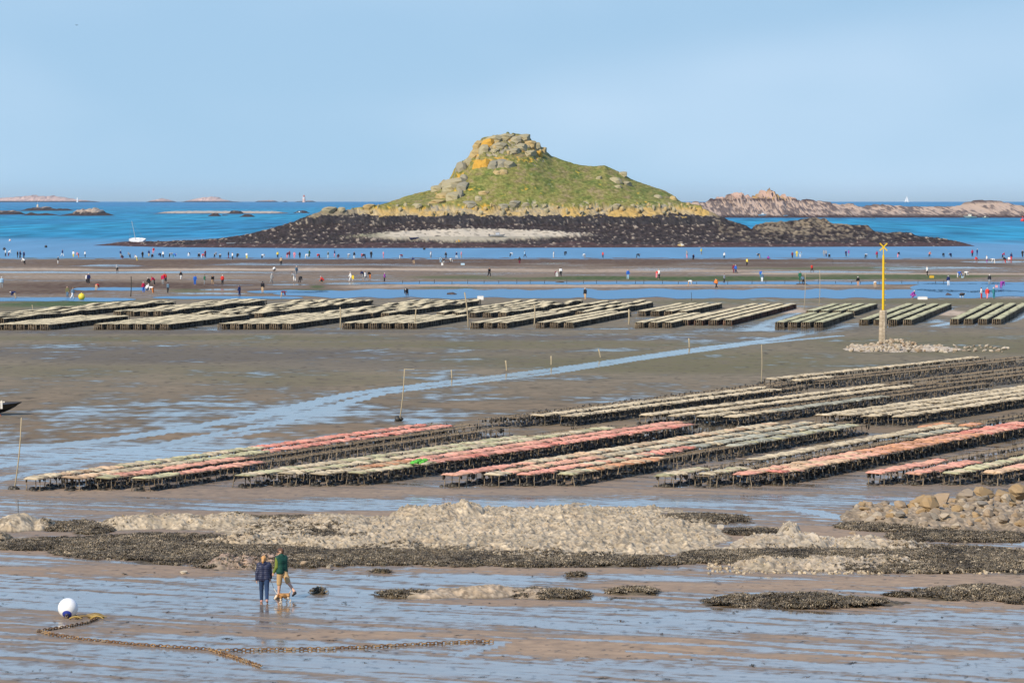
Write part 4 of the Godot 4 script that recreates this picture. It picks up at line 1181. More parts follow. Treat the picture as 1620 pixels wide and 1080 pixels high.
func build_marks():
	var foot := at(1397.5, 546, 0.0)
	var o := thing("channel_beacon", foot, "tall yellow beacon pole with a cross on a concrete pillar", "beacon")
	var s := Soup.new()
	var conc := Color(0.58, 0.49, 0.37)
	s.tube(Vector3(0, -0.2, 0), Vector3(0, 3.25, 0), 0.45, 0.385, conc * 0.8, conc, 8)
	s.tube(Vector3(0, 3.25, 0), Vector3(0, 3.34, 0), 0.385, 0.30, conc, conc * 0.9, 8)
	var pm := vmat(0.9, 0.2)
	var pn := FastNoiseLite.new()
	pn.seed = 5; pn.frequency = 0.02; pn.fractal_octaves = 4
	var pt := NoiseTexture2D.new()
	pt.width = 256; pt.height = 256; pt.seamless = true; pt.noise = pn
	var ramp := Gradient.new()
	ramp.set_color(0, Color(0.74, 0.72, 0.68)); ramp.set_color(1, Color(1, 1, 1))
	pt.color_ramp = ramp
	pm.albedo_texture = pt
	pm.uv1_triplanar = true
	pm.uv1_scale = Vector3.ONE * 0.6
	obj("concrete_pillar", soup_mesh(s, false), pm, o)
	var yellow := mat(Color(0.72, 0.47, 0.01), 0.55, 0.4)
	obj("base_plate", lathe([[0.0, 3.32], [0.24, 3.32], [0.24, 3.37], [0.0, 3.37]], 12), mat(Color(0.25, 0.16, 0.05), 0.7), o)
	obj("pole", lathe([[0.125, 3.3], [0.115, 6.0], [0.105, 8.55], [0.05, 8.62], [0.05, 9.3], [0.0, 9.32]], 14), yellow, o)
	for k in 9: obj("climbing_rung", lathe([[0.02, -0.12], [0.02, 0.12]], 6), yellow, o, Transform3D(Basis(Vector3.BACK, PI / 2), Vector3(0.13, 3.8 + k * 0.5, 0.03)))
	var cross := Soup.new()
	for a in [PI / 4, -PI / 4]:
		cross.box(Vector3(0, 9.35, 0.02 * signf(a)), Vector3(0.055, 0.50, 0.02), Color.WHITE, Basis(Vector3.BACK, a))
	obj("cross_topmark", soup_mesh(cross, false), yellow, o)
	# rubble round its foot
	var heap := thing("rubble_mound", Vector3.ZERO, "mound of pale rubble round the foot of the yellow beacon", "rubble mound")
	outcrop("rubble_bed", "", [[1410, 552, 62, 5.5, 0.35], [1370, 553, 40, 3.5, 0.2], [1470, 553, 50, 4, 0.28]], 620, 0.6, 0.0, Color(0.52, 0.44, 0.34), 0.0, heap)
	for k in 170:
		var u := rng.randf_range(1342, 1496)
		var v := rng.randf_range(548.5, 557)
		var p := at(u, v)
		var b := rng.randf_range(0.13, 0.32)
		var hump := exp(-pow((u - 1418) / 30.0, 2.0)) * 0.75 * (1.0 - absf(v - 551.0) / 7.0) + 0.12
		stone("stone", heap, Vector3(p.x, maxf(hump, 0.05), p.z), Vector3(b * 1.2, b * 0.85, b), stone_mats[[1, 0, 0, 2][rng.randi() % 4]])
	for k in 42:
		var p := at(rng.randf_range(1490, 1600), rng.randf_range(547, 558))
		var b := rng.randf_range(0.12, 0.30)
		stone("stone", heap, Vector3(p.x, 0.06, p.z), Vector3(b * 1.4, b * 0.7, b), stone_mats[[1, 0, 3][rng.randi() % 3]])
	# stakes: [u, v of foot, v of top, sideways lean in px, radius, colour, label]
	var wood := Color(0.46, 0.38, 0.25)
	var dark := Color(0.07, 0.06, 0.05)
	for k in [[631, 666, 583, 9, 0.035, wood, "tall crooked marker pole with a top arm behind the pink bags"], [21, 774, 660, 13, 0.03, wood, "tallest thin leaning pole beside the first rack at left"], [538, 518, 486, 0, 0.07, wood, "pale stake at the left corner of the fourth far rack block"], [654, 518, 489, 4, 0.06, wood, "stake leaning right in front of the fourth far block"],
			[741, 517, 462, -6, 0.07, wood, "longest pale stake rising over the far racks into the pool"], [845, 515, 482, 1, 0.07, wood, "stake before the gap of the sixth far block"], [995, 513, 489, 0, 0.09, wood, "thick stake just left of the seventh far block"], [206, 469, 437, 1, 0.06, dark, "dark lone pole left of the shell gatherers"],
			[1091, 549, 535, -1, 0.07, wood, "short post farthest right along the rill"], [951, 565, 552, -4, 0.065, wood, "short leaning post beside the rill"], [872, 577, 563, 0, 0.065, wood, "short upright post in the middle of the rill posts"], [802, 586, 570, -2, 0.065, wood, "short post on the bank left of the middle rill post"], [715, 598, 585, -1, 0.055, wood, "leftmost short post on the rill bank"],
			[1204, 610, 545, 1, 0.03, wood, "thin reddish pole near the third rack field"], [1272, 490, 432, 2, 0.035, wood, "left one of two thin poles before the weedy sand spit"], [1296, 484, 427, 1, 0.035, wood, "right one of two thin poles before the weedy sand spit"], [1094, 476, 462, 0, 0.03, dark, "short dark stick standing in the long blue pool"],
			[27, 822, 790, 1, 0.012, dark, "thin wire stake in the wet sand at left"], [1343, 499, 489, 0, 0.05, wood, "short pale peg beside the rack left of the beacon"], [52, 492, 482, -2, 0.05, wood, "short peg on the green weed at far left"], [1318, 418, 409, 0, 0.03, dark, "tiny dark stick among the far gatherers"]]:
		var p := at(k[0], k[1])
		var px := -p.z / LENS
		var tall: float = (k[1] - k[2]) * px
		var st := thing("marker_pole", p, k[6], "marker pole")
		var sp := Soup.new()
		sp.tube(Vector3(0, -0.2, 0), Vector3(k[3] * px, tall, 0), k[4] * 1.15, k[4], k[5] * 0.7, k[5], 7, Vector3(0.02 * tall, 0, 0))
		obj("pole", soup_mesh(sp), vmat(0.85), st)
		if k[0] in [631, 21, 1204]:
			var w := Soup.new()
			for q in 7: w.blob(Vector3(rng.randf_range(-0.15, 0.15), rng.randf_range(0.0, 0.22 if k[0] != 21 else 0.06), rng.randf_range(-0.15, 0.15)), Vector3(0.16, 0.13, 0.14), Color(0.045, 0.04, 0.03), rng, 4, 6)
			tag(obj("seaweed", soup_mesh(w), weed_mat, st), "", "", "", "stuff")
		if k[0] == 631:
			var w := Soup.new()
			w.tube(Vector3(k[3] * px, tall - 0.03, 0), Vector3(k[3] * px + 0.62, tall - 0.02, 0.1), 0.028, 0.02, wood, wood, 5)
			obj("top_arm", soup_mesh(w), vmat(0.85), st)
	var peg := Soup.new()
	peg.tube(Vector3(0, -0.1, 0), Vector3(0.03, 0.62, 0), 0.05, 0.04, dark, dark, 5)
	var peg_mesh := soup_mesh(peg)
	for k in 34:
		var u := lerpf(630, 1500, k / 33.0) + rng.randf_range(-7, 7)
		var pg := obj("rotten_stake", peg_mesh, vmat(0.8), null, Transform3D(Basis.from_scale(Vector3(1, rng.randf_range(0.6, 1.2), 1)), at(u, 448.5 + rng.randf_range(-0.6, 1.2))))
		tag(pg, "short rotten stake of the row in the narrow water strip", "stake", "row of rotten stakes in the water strip")
	# big white mooring buoy
	var bp := at(107, 976.5)
	var r := 0.335
	var b := thing("mooring_buoy", bp, "big white ball buoy with a blue end lying on wet sand", "buoy")
	var axis := Basis(Vector3.RIGHT, PI / 2 + 0.62) * Basis()
	var white := mat(Color(0.80, 0.79, 0.76), 0.42, 0.4)
	var blue := mat(Color(0.025, 0.05, 0.33), 0.4, 0.5)
	var prof := []
	for k in 30:
		var w := PI * k / 33.0
		prof.append([maxf(sin(w) * r, 0.0), -cos(w) * r])
	var hold := Transform3D(axis, Vector3(0, r - 0.02, 0))
	obj("float_ball", lathe(prof, 40), white, b, hold)
	var cap := []
	for k in 7:
		var w := PI * (0.845 + k * 0.155 / 6.0)
		cap.append([sin(w) * r * 1.008, -cos(w) * r * 1.008 + 0.02 * k / 6.0])
	obj("blue_end", lathe(cap, 32), blue, b, hold)
	obj("eye_socket", lathe([[0.075, r], [0.06, r + 0.06], [0.03, r + 0.065], [0.0, r + 0.03]], 16), mat(Color(0.03, 0.025, 0.05), 0.6), b, hold)
	var ring := TorusMesh.new()
	ring.inner_radius = 0.03; ring.outer_radius = 0.05
	obj("shackle", ring, mat(Color(0.25, 0.17, 0.11), 0.7), b, hold * Transform3D(Basis(Vector3.RIGHT, PI / 2), Vector3(0, r + 0.07, 0)))
	# old rope and weed beside it
	var ropes := Soup.new()
	for k in 14:
		var c: Color = [Color(0.36, 0.25, 0.08), Color(0.30, 0.22, 0.10), Color(0.22, 0.15, 0.07)][k % 3]
		var p := Vector3(rng.randf_range(-0.1, 0.75), 0.03, rng.randf_range(-0.25, 0.45))
		ropes.tube(p, p + Vector3(rng.randf_range(0.2, 0.5), rng.randf_range(0, 0.05), rng.randf_range(-0.25, 0.25)), 0.035, 0.02, c, c, 6, Vector3(0, rng.randf_range(0.02, 0.10), 0))
	for k in 5: ropes.blob(Vector3(0.9 + rng.randf_range(-0.08, 0.1), 0.02, 0.05), Vector3(0.09, 0.04, 0.07), Color(0.30, 0.20, 0.05), rng)
	var rp := obj("mooring_rope", soup_mesh(ropes), vmat(0.8), null, Transform3D(Basis(), bp + Vector3(0.2, 0, 0.15)))
	tag(rp, "tangle of ochre rope beside the white ball buoy", "rope")
	chain("long rusty mooring chain running zigzag from the white buoy", [[153, 979], [138, 985], [100, 992], [60, 998], [85, 1004], [130, 1011], [210, 1019], [330, 1027], [372, 1040], [412, 1054]])
	chain("second rusty chain lying straight across the sand to the right", [[346, 1029], [420, 1027], [520, 1026], [640, 1020], [740, 1015], [782, 1014]])

func chain(label: String, path: Array):
	var pts := []
	for p in path: pts.append(at(p[0], p[1], 0.03))
	var o := thing("mooring_chain", Vector3(pts[0].x, 0, pts[0].z), label, "chain")
	var link := Soup.new()
	var n := 12
	for k in n:
		var w := TAU * k / n
		var w1 := TAU * (k + 1) / n
		link.tube(Vector3(cos(w) * 0.085, 0, sin(w) * 0.045), Vector3(cos(w1) * 0.085, 0, sin(w1) * 0.045), 0.019, 0.019, Color.WHITE, Color.WHITE, 5)
	var mesh := soup_mesh(link)
	var kinds := [Color(0.20, 0.115, 0.055), Color(0.12, 0.07, 0.04), Color(0.33, 0.20, 0.09), Color(0.26, 0.19, 0.12), Color(0.16, 0.085, 0.04)]
	var ms := []
	for c in kinds:
		var m := vmat(0.8, 0.4)
		m.albedo_color = c.linear_to_srgb()
		ms.append(m)
	var flip := 0
	var left := 0.0
	for k in pts.size() - 1:
		var a: Vector3 = pts[k]
		var b: Vector3 = pts[k + 1]
		var go := (b - a).normalized()
		var t := left
		while t < a.distance_to(b):
			var basis := Basis(Vector3.UP, atan2(-go.z, go.x) + rng.randf_range(-0.12, 0.12)) * Basis(Vector3.RIGHT, (0.35 if flip % 2 else 1.25) + rng.randf_range(-0.2, 0.2))
			obj("chain_link", mesh, ms[rng.randi() % 5], o, Transform3D(basis, a + go * t - o.position + Vector3(0, 0.01, rng.randf_range(-0.02, 0.02))))
			t += 0.128
			flip += 1
		left = t - a.distance_to(b)

# ---------- people ----------
# bones are [from, to, radius at from, radius at to]; the skin of their smooth union is meshed with surface nets
static func skin(s: Soup, bones: Array, cell: float, blend: float, col: Color, ribs := 0.0):
	var lo := Vector3.INF
	var hi := -Vector3.INF
	for b in bones:
		var r: float = maxf(b[2], b[3]) + cell * 2.0
		lo = lo.min(b[0] - Vector3.ONE * r).min(b[1] - Vector3.ONE * r)
		hi = hi.max(b[0] + Vector3.ONE * r).max(b[1] + Vector3.ONE * r)
	var nx := int((hi.x - lo.x) / cell) + 2
	var ny := int((hi.y - lo.y) / cell) + 2
	var nz := int((hi.z - lo.z) / cell) + 2
	var F := PackedFloat32Array()
	F.resize(nx * ny * nz)
	F.fill(9.0)
	for b in bones:
		var a: Vector3 = b[0]
		var e: Vector3 = b[1]
		var ra: float = b[2]
		var rb: float = b[3]
		var reach := maxf(ra, rb) + blend + cell * 2.0
		var p0 := ((a.min(e) - Vector3.ONE * reach - lo) / cell).floor()
		var p1 := ((a.max(e) + Vector3.ONE * reach - lo) / cell).ceil()
		var ae := e - a
		var l2 := maxf(ae.length_squared(), 1e-9)
		for z in range(maxi(0, int(p0.z)), mini(nz - 1, int(p1.z)) + 1):
			for y in range(maxi(0, int(p0.y)), mini(ny - 1, int(p1.y)) + 1):
				var k := (z * ny + y) * nx
				for x in range(maxi(0, int(p0.x)), mini(nx - 1, int(p1.x)) + 1):
					var p := lo + Vector3(x, y, z) * cell
					var t := clampf((p - a).dot(ae) / l2, 0.0, 1.0)
					var d := p.distance_to(a + ae * t) - lerpf(ra, rb, t)
					if ribs > 0.0: d -= ribs * absf(sin(p.y * 44.0))
					var o := F[k + x]
					var h := maxf(blend - absf(o - d), 0.0) / blend
					F[k + x] = minf(o, d) - h * h * blend * 0.25
	var at_ := {}
	var base := [0, 1, nx, nx + 1, nx * ny, nx * ny + 1, nx * ny + nx, nx * ny + nx + 1]
	var off := [Vector3(0, 0, 0), Vector3(1, 0, 0), Vector3(0, 1, 0), Vector3(1, 1, 0), Vector3(0, 0, 1), Vector3(1, 0, 1), Vector3(0, 1, 1), Vector3(1, 1, 1)]
	var edges := [[0, 1], [2, 3], [4, 5], [6, 7], [0, 2], [1, 3], [4, 6], [5, 7], [0, 4], [1, 5], [2, 6], [3, 7]]
	for z in nz - 1:
		for y in ny - 1:
			for x in nx - 1:
				var k := (z * ny + y) * nx + x
				var f0 := F[k]
				if f0 > cell * 2.0 or f0 < -cell * 2.0: continue
				var inside := 0
				for q in 8:
					if F[k + base[q]] < 0.0: inside += 1
				if inside == 0 or inside == 8: continue
				var sum := Vector3.ZERO
				var n := 0
				for e in edges:
					var fa := F[k + base[e[0]]]
					var fb := F[k + base[e[1]]]
					if (fa < 0.0) != (fb < 0.0):
						sum += off[e[0]].lerp(off[e[1]], fa / (fa - fb)); n += 1
				at_[k] = s.V.size()
				s.V.append(lo + (Vector3(x, y, z) + sum / n) * cell)
				s.C.append(col)
	for k in at_:
		var f0 := F[k]
		for axis in [[1, nx, nx * ny], [nx, nx * ny, 1], [nx * ny, 1, nx]]:
			var other: float = F[k + axis[0]]
			if (f0 < 0.0) == (other < 0.0): continue
			var a = at_.get(k)
			var b = at_.get(k - axis[1])
			var c = at_.get(k - axis[1] - axis[2])
			var d = at_.get(k - axis[2])
			if a == null or b == null or c == null or d == null: continue
			if f0 < 0.0: s.I.append_array([a, c, b, a, d, c])
			else: s.I.append_array([a, b, c, a, c, d])

# joints of a figure 1.75 m tall that faces +z; angles are forward swings in radians
static func figure(p: Dictionary) -> Dictionary:
	var j := {}
	var lean: float = p.get("lean", 0.05)
	var up := Vector3(p.get("tilt", 0.0), cos(lean), sin(lean)).normalized()
	var fwd := Vector3(0, -sin(lean), cos(lean))
	var low := 9.0
	for s in [-1, 1]:
		var leg: Array = p.get("left" if s > 0 else "right", [0.03, 0.06])
		var hip := Vector3(0.09 * s, 0, 0)
		var out: float = leg[2] if leg.size() > 2 else 0.05
		var knee := hip + Vector3(out * s * 0.5, -cos(leg[0]), sin(leg[0])) * 0.43
		var w: float = leg[0] - leg[1]
		var ankle := knee + Vector3(0, -cos(w), sin(w)) * 0.42
		var f: float = w * 0.8 if absf(w) > 0.3 else 0.0
		var toe := ankle + Vector3(0.02 * s, -0.05 * cos(f) + 0.17 * sin(f), 0.17 * cos(f) + 0.05 * sin(f))
		var heel := ankle + Vector3(0, -0.05, -0.04)
		low = minf(low, minf(ankle.y - 0.085, toe.y - 0.03))
		j["hip%d" % s] = hip; j["knee%d" % s] = knee; j["ankle%d" % s] = ankle; j["toe%d" % s] = toe; j["heel%d" % s] = heel
	j["waist"] = up * 0.14
	j["chest"] = up * 0.36
	j["neck"] = up * 0.52 + fwd * 0.01
	var nod: float = p.get("nod", 0.0)
	var hu := Vector3(0, cos(lean * 0.7 + nod), sin(lean * 0.7 + nod))
	j["head"] = j.neck + hu * 0.14 + Vector3(0, 0, 0.02)
	j["crown"] = j.head + hu * 0.06
	for s in [-1, 1]:
		var arm: Array = p.get("arm_left" if s > 0 else "arm_right", [0.0, 0.2, 0.1])
		var sh: Vector3 = up * 0.45 + Vector3(0.185 * s, 0, 0)
		var el := sh + Vector3(arm[2] * s, -cos(arm[0]), sin(arm[0])).normalized() * 0.29
		var w: float = arm[0] + arm[1]
		var wr := el + Vector3(arm[2] * s * 0.4, -cos(w), sin(w)).normalized() * 0.25
		j["shoulder%d" % s] = sh; j["elbow%d" % s] = el; j["wrist%d" % s] = wr
		j["palm%d" % s] = wr + (wr - el).normalized() * 0.08
	for k in j: j[k] = j[k] + Vector3(0, -low, 0)
	return j

static func torso(j: Dictionary, g: float) -> Array:      # g: thickness of what is worn over it
	var x := Vector3(1, 0, 0)
	return [[j["hip1"] + x * 0.005, j.waist + x * 0.07, 0.105 + g, 0.10 + g], [j["hip-1"] - x * 0.005, j.waist - x * 0.07, 0.105 + g, 0.10 + g], [j.waist + x * 0.07, j.chest + x * 0.085, 0.10 + g, 0.11 + g], [j.waist - x * 0.07, j.chest - x * 0.085, 0.10 + g, 0.11 + g], [j.chest + x * 0.085, j["shoulder1"] - x * 0.03, 0.11 + g, 0.075 + g], [j.chest - x * 0.085, j["shoulder-1"] + x * 0.03, 0.11 + g, 0.075 + g], [j.chest, j.neck, 0.10 + g, 0.07 + g]]

static func limbs(j: Dictionary, what: String, g: float, upto := 1.0) -> Array:
	var out := []
	for s in ["1", "-1"]:
		if what == "arm":
			out.append([j["shoulder" + s], j["elbow" + s], 0.062 + g, 0.047 + g])
			out.append([j["elbow" + s], j["elbow" + s].lerp(j["wrist" + s], upto), 0.047 + g, 0.034 + g])
		else:
			out.append([j["hip" + s], j["knee" + s], 0.095 + g, 0.058 + g])
			if upto > 0.0: out.append([j["knee" + s], j["knee" + s].lerp(j["ankle" + s], upto), 0.058 + g, 0.040 + g])
	return out

static func head_bones(j: Dictionary, face: Vector3) -> Array:
	var side := Vector3(face.z, 0, -face.x)
	var h: Vector3 = j.head
	return [[h + Vector3(0, 0.03, 0) - face * 0.02, h + Vector3(0, 0.035, 0) + face * 0.015, 0.092, 0.085], [h - Vector3(0, 0.035, 0) + face * 0.02, h - Vector3(0, 0.085, 0) + face * 0.06, 0.07, 0.038], [h + Vector3(0, 0.0, 0) + face * 0.095, h - Vector3(0, 0.03, 0) + face * 0.118, 0.012, 0.016],
		[h + side * 0.09 - Vector3(0, 0.015, 0), h + side * 0.092 + Vector3(0, 0.02, 0), 0.014, 0.016], [h - side * 0.09 - Vector3(0, 0.015, 0), h - side * 0.092 + Vector3(0, 0.02, 0), 0.014, 0.016], [j.neck - Vector3(0, 0.04, 0), h - Vector3(0, 0.05, 0), 0.06, 0.056]]

static func hand_bones(j: Dictionary, s: int, curl: float) -> Array:
	var wr: Vector3 = j["wrist%d" % s]
	var go: Vector3 = (wr - j["elbow%d" % s]).normalized()
	var palm_to := Vector3(-s, 0, 0)            # the palm looks at the thigh
	var across := go.cross(palm_to).normalized()
	palm_to = across.cross(go).normalized()
	var out := []
	for k in 4:
		var w := (k - 1.5) * 0.021
		var root := wr + go * 0.085 + across * w
		var long: float = [0.072, 0.082, 0.076, 0.058][k]
		var c := curl * (0.8 + 0.15 * k)
		var g1 := (go * cos(c) + palm_to * sin(c)).normalized()
		var g2 := (go * cos(c * 2.0) + palm_to * sin(c * 2.0)).normalized()
		out.append([wr + across * w * 0.6, root, 0.017, 0.012])
		out.append([root, root + g1 * long * 0.5, 0.010, 0.009])
		out.append([root + g1 * long * 0.5, root + g1 * long * 0.5 + g2 * long * 0.5, 0.009, 0.0075])
	var tr := wr + go * 0.03 - across * 0.03
	var tm := tr + (go * 0.7 - across * 0.6 + palm_to * 0.35).normalized() * 0.04
	out.append([tr, tm, 0.013, 0.011]); out.append([tm, tm + (go + palm_to * 0.4).normalized() * 0.034, 0.011, 0.009])
	return out

static func made(bones: Array, cell: float, blend: float, ribs := 0.0) -> Soup:
	var s := Soup.new()
	skin(s, bones, cell, blend, Color.WHITE, ribs)
	return s

const CLOTH := {"white": Color(0.72, 0.72, 0.70), "black": Color(0.018, 0.018, 0.022), "navy": Color(0.02, 0.03, 0.10), "red": Color(0.62, 0.05, 0.04), "crimson": Color(0.45, 0.02, 0.07), "maroon": Color(0.16, 0.03, 0.05), "pink": Color(0.75, 0.26, 0.30), "orange": Color(0.70, 0.22, 0.05), "yellow": Color(0.75, 0.58, 0.10), "green": Color(0.03, 0.13, 0.07), "olive": Color(0.14, 0.13, 0.06),
	"blue": Color(0.03, 0.13, 0.50), "pale blue": Color(0.32, 0.50, 0.64), "teal": Color(0.05, 0.25, 0.28), "grey": Color(0.26, 0.27, 0.28), "steel blue": Color(0.10, 0.16, 0.22), "purple": Color(0.30, 0.06, 0.32), "tan": Color(0.48, 0.34, 0.21), "salmon": Color(0.70, 0.25, 0.18), "dark": Color(0.03, 0.03, 0.035), "bare": Color(0.55, 0.33, 0.22)}
const GATHERERS := [
	[8, 405.5, "stand", "white", "dark"], [13, 405, "stoop", "white", "maroon"], [27, 408, "stand", "black", "dark"], [31, 408.5, "stand", "navy", "dark"], [37, 409, "stand", "navy", "dark"], [38, 419, "stoop", "white", "dark"], [91, 417.5, "stand", "black", "white"], [98, 405.5, "walk", "navy", "white"], [115.5, 407, "stand", "white", "yellow"], [123.5, 408, "stoop", "pink", "orange"], [134, 407.5, "stand", "white", "dark"], [190, 406.5, "stand", "navy", "grey"], [194, 410, "crouch", "dark", "maroon"], [185, 430.5, "stoop", "grey", "dark"], [137, 448.5, "stand", "white", "dark"], [139.5, 449.5, "stand", "navy", "dark"], [2, 456, "stand", "pale blue", "grey"], [152, 459.5, "bend", "red", "tan"], [23, 472, "bend", "navy", "tan"], [106, 471, "stand", "olive", "steel blue"], [114, 473, "walk", "steel blue", "white"],
	[205, 408, "stoop", "grey", "dark"], [216, 412.5, "stoop", "white", "yellow"], [225, 408, "stand", "black", "dark"], [235, 406, "stand", "navy", "tan"], [242, 401, "stoop", "red", "pink"], [241, 408.5, "crouch", "black", "dark"], [253, 406.5, "bend", "navy", "dark"], [257.5, 407.5, "stand", "white", "dark"], [268, 407, "bend", "grey", "dark"], [274, 408, "bend", "blue", "teal"], [298, 406, "bend", "black", "white"], [319.5, 408.5, "bend", "red", "white"], [324.5, 407, "stand", "maroon", "dark"], [313.5, 408, "crouch", "black", "dark"], [339, 408, "stoop", "grey", "dark"], [347.5, 409, "bend", "white", "dark"], [361, 409, "stand", "black", "maroon"], [367.5, 411, "stand", "white", "dark"], [375, 408, "bend", "black", "dark"], [390, 409.5, "stoop", "white", "yellow"],
	[286, 442.5, "walk", "black", "white"], [308, 451, "stand", "blue", "blue"], [323, 451, "stand", "green", "grey"], [336, 449.5, "stoop", "black", "tan"], [351.5, 450.5, "stand", "red", "dark"], [261.5, 446.5, "stoop", "red", "dark"], [257, 450.5, "stand", "crimson", "grey"], [243.5, 451, "stoop", "crimson", "dark"], [226.5, 462.5, "stand", "crimson", "blue"], [231, 461.5, "crouch", "white", "navy"], [241, 463.5, "bend", "white", "orange"], [265, 463.5, "stand", "steel blue", "dark"], [378.5, 468.5, "stand", "navy", "navy"], [237, 450, "crouch", "black", "dark"],
	[414.5, 409, "bend", "white", "dark"], [439, 408, "stand", "yellow", "dark"], [444.5, 419.5, "stand", "tan", "dark"], [454, 408.5, "stoop", "maroon", "pink"], [458, 408, "stand", "maroon", "dark"], [465.5, 408.5, "stand", "pink", "pink"], [474, 408.5, "stand", "black", "dark"], [483.5, 409, "bend", "white", "white"], [489, 406.5, "stand", "green", "green"], [504.5, 408.5, "bend", "red", "dark"], [519, 408.5, "stand", "olive", "white"], [529, 406.5, "stand", "navy", "pink"], [533.5, 408.5, "crouch", "dark", "maroon"], [551, 408.5, "bend", "white", "grey"], [560, 409, "stand", "dark", "white"], [572.5, 408, "bend", "red", "dark"], [577, 408.5, "bend", "black", "dark"], [587, 408.5, "stand", "black", "dark"], [432, 430, "crouch", "white", "dark"], [429, 448, "walk", "grey", "grey"], [468.5, 436, "stand", "steel blue", "grey"], [465.5, 445, "stoop", "grey", "white"], [474, 447.5, "bend", "dark", "dark"], [511.5, 448, "crouch", "red", "dark"], [554.5, 445.5, "walk", "white", "white"], [574, 441, "stoop", "navy", "grey"], [578, 444.5, "walk", "white", "grey"], [585, 441, "stoop", "black", "orange"], [415, 463.5, "stand", "black", "tan"], [445.5, 471, "bend", "maroon", "tan"],
	[606.5, 408.5, "stand", "pink", "pink"], [633, 409, "bend", "maroon", "white"], [681.5, 408.5, "stand", "white", "grey"], [705.5, 409, "walk", "black", "dark"], [722, 408.5, "walk", "navy", "white"], [730, 408.5, "stand", "pink", "tan"], [654.5, 417.5, "stoop", "navy", "tan"], [697, 416, "stoop", "pale blue", "pale blue"], [702.5, 416.5, "crouch", "dark", "white"], [712.5, 416.5, "bend", "white", "dark"], [608, 446, "stand", "purple", "dark"], [774, 438, "walk", "black", "dark"], [643.5, 468.5, "bend", "black", "dark"],
	[807.5, 406, "bend", "white", "dark"], [830.5, 407.5, "walk", "pale blue", "dark"], [876, 408, "stand", "white", "white"], [894, 404.5, "bend", "dark", "dark"], [925, 408.5, "bend", "white", "grey"], [954, 408.5, "stand", "red", "dark"], [822, 417.5, "stand", "dark", "maroon"], [881, 438, "bend", "maroon", "white"], [887, 437.5, "stoop", "white", "dark"], [993.5, 442, "stand", "blue", "pale blue"], [926, 474.5, "stand", "black", "tan"],
	[1008, 408.5, "bend", "black", "dark"], [1087, 408.5, "stand", "grey", "pink"], [1097, 412, "stoop", "navy", "dark"], [1110, 402.5, "stand", "yellow", "grey"], [1146, 409, "walk", "white", "dark"], [1202, 408, "bend", "dark", "tan"], [1182, 420.5, "stand", "yellow", "black"], [1161, 432, "walk", "maroon", "maroon"], [1164.5, 432.5, "walk", "blue", "navy"], [1039, 440, "stoop", "red", "pink"], [1043, 441.5, "stand", "white", "dark"], [1146, 447.5, "stand", "grey", "dark"], [1090, 453, "bend", "white", "tan"], [1133.5, 456.5, "walk", "orange", "dark"], [1204, 441, "stand", "blue", "teal"],
	[1216.5, 412, "crouch", "purple", "dark"], [1254, 408.5, "stand", "maroon", "dark"], [1261, 406.5, "stand", "yellow", "yellow"], [1266.5, 407.5, "stoop", "pale blue", "white"], [1304, 405.5, "stand", "grey", "grey"], [1307.5, 406.5, "stand", "grey", "navy"], [1312.5, 408.5, "crouch", "black", "dark"], [1339, 406, "stand", "navy", "dark"], [1343, 405.5, "stand", "purple", "grey"], [1370, 409, "bend", "white", "dark"], [1388, 408.5, "stand", "crimson", "olive"], [1285, 430.5, "walk", "red", "dark"], [1206, 446, "stand", "steel blue", "white"], [1266, 445.5, "stand", "green", "green"], [1271.5, 450.5, "stoop", "steel blue", "dark"], [1358, 452.5, "stand", "black", "bare"], [1385, 455, "bend", "white", "tan"],
	[1421, 407.5, "stoop", "black", "pink"], [1471, 407, "stoop", "salmon", "dark"], [1493.5, 407, "bend", "black", "dark"], [1505, 407, "bend", "navy", "dark"], [1539, 406, "stand", "crimson", "dark"], [1546.5, 405, "stand", "navy", "navy"], [1546.5, 413.5, "crouch", "red", "pink"], [1562, 416.5, "stand", "white", "purple"], [1573.5, 417, "bend", "white", "white"], [1587, 408, "stoop", "crimson", "dark"], [1591, 416.5, "stoop", "black", "red"], [1600.5, 412, "stand", "navy", "red"], [1598, 414, "crouch", "white", "pink"], [1618.5, 407, "stand", "dark", "dark"], [1467.5, 436.5, "stand", "white", "black"], [1501, 452, "stand", "navy", "white"], [1517, 439.5, "bend", "blue", "white"], [1527.5, 438.5, "bend", "white", "grey"], [1566, 450, "stand", "dark", "grey"], [1585, 456, "bend", "purple", "purple"], [1442.5, 472.5, "crouch", "purple", "purple"], [1553.5, 472.5, "stand", "white", "red"], [1562.5, 473.5, "walk", "red", "pink"], [1573, 472.5, "stand", "teal", "teal"]]

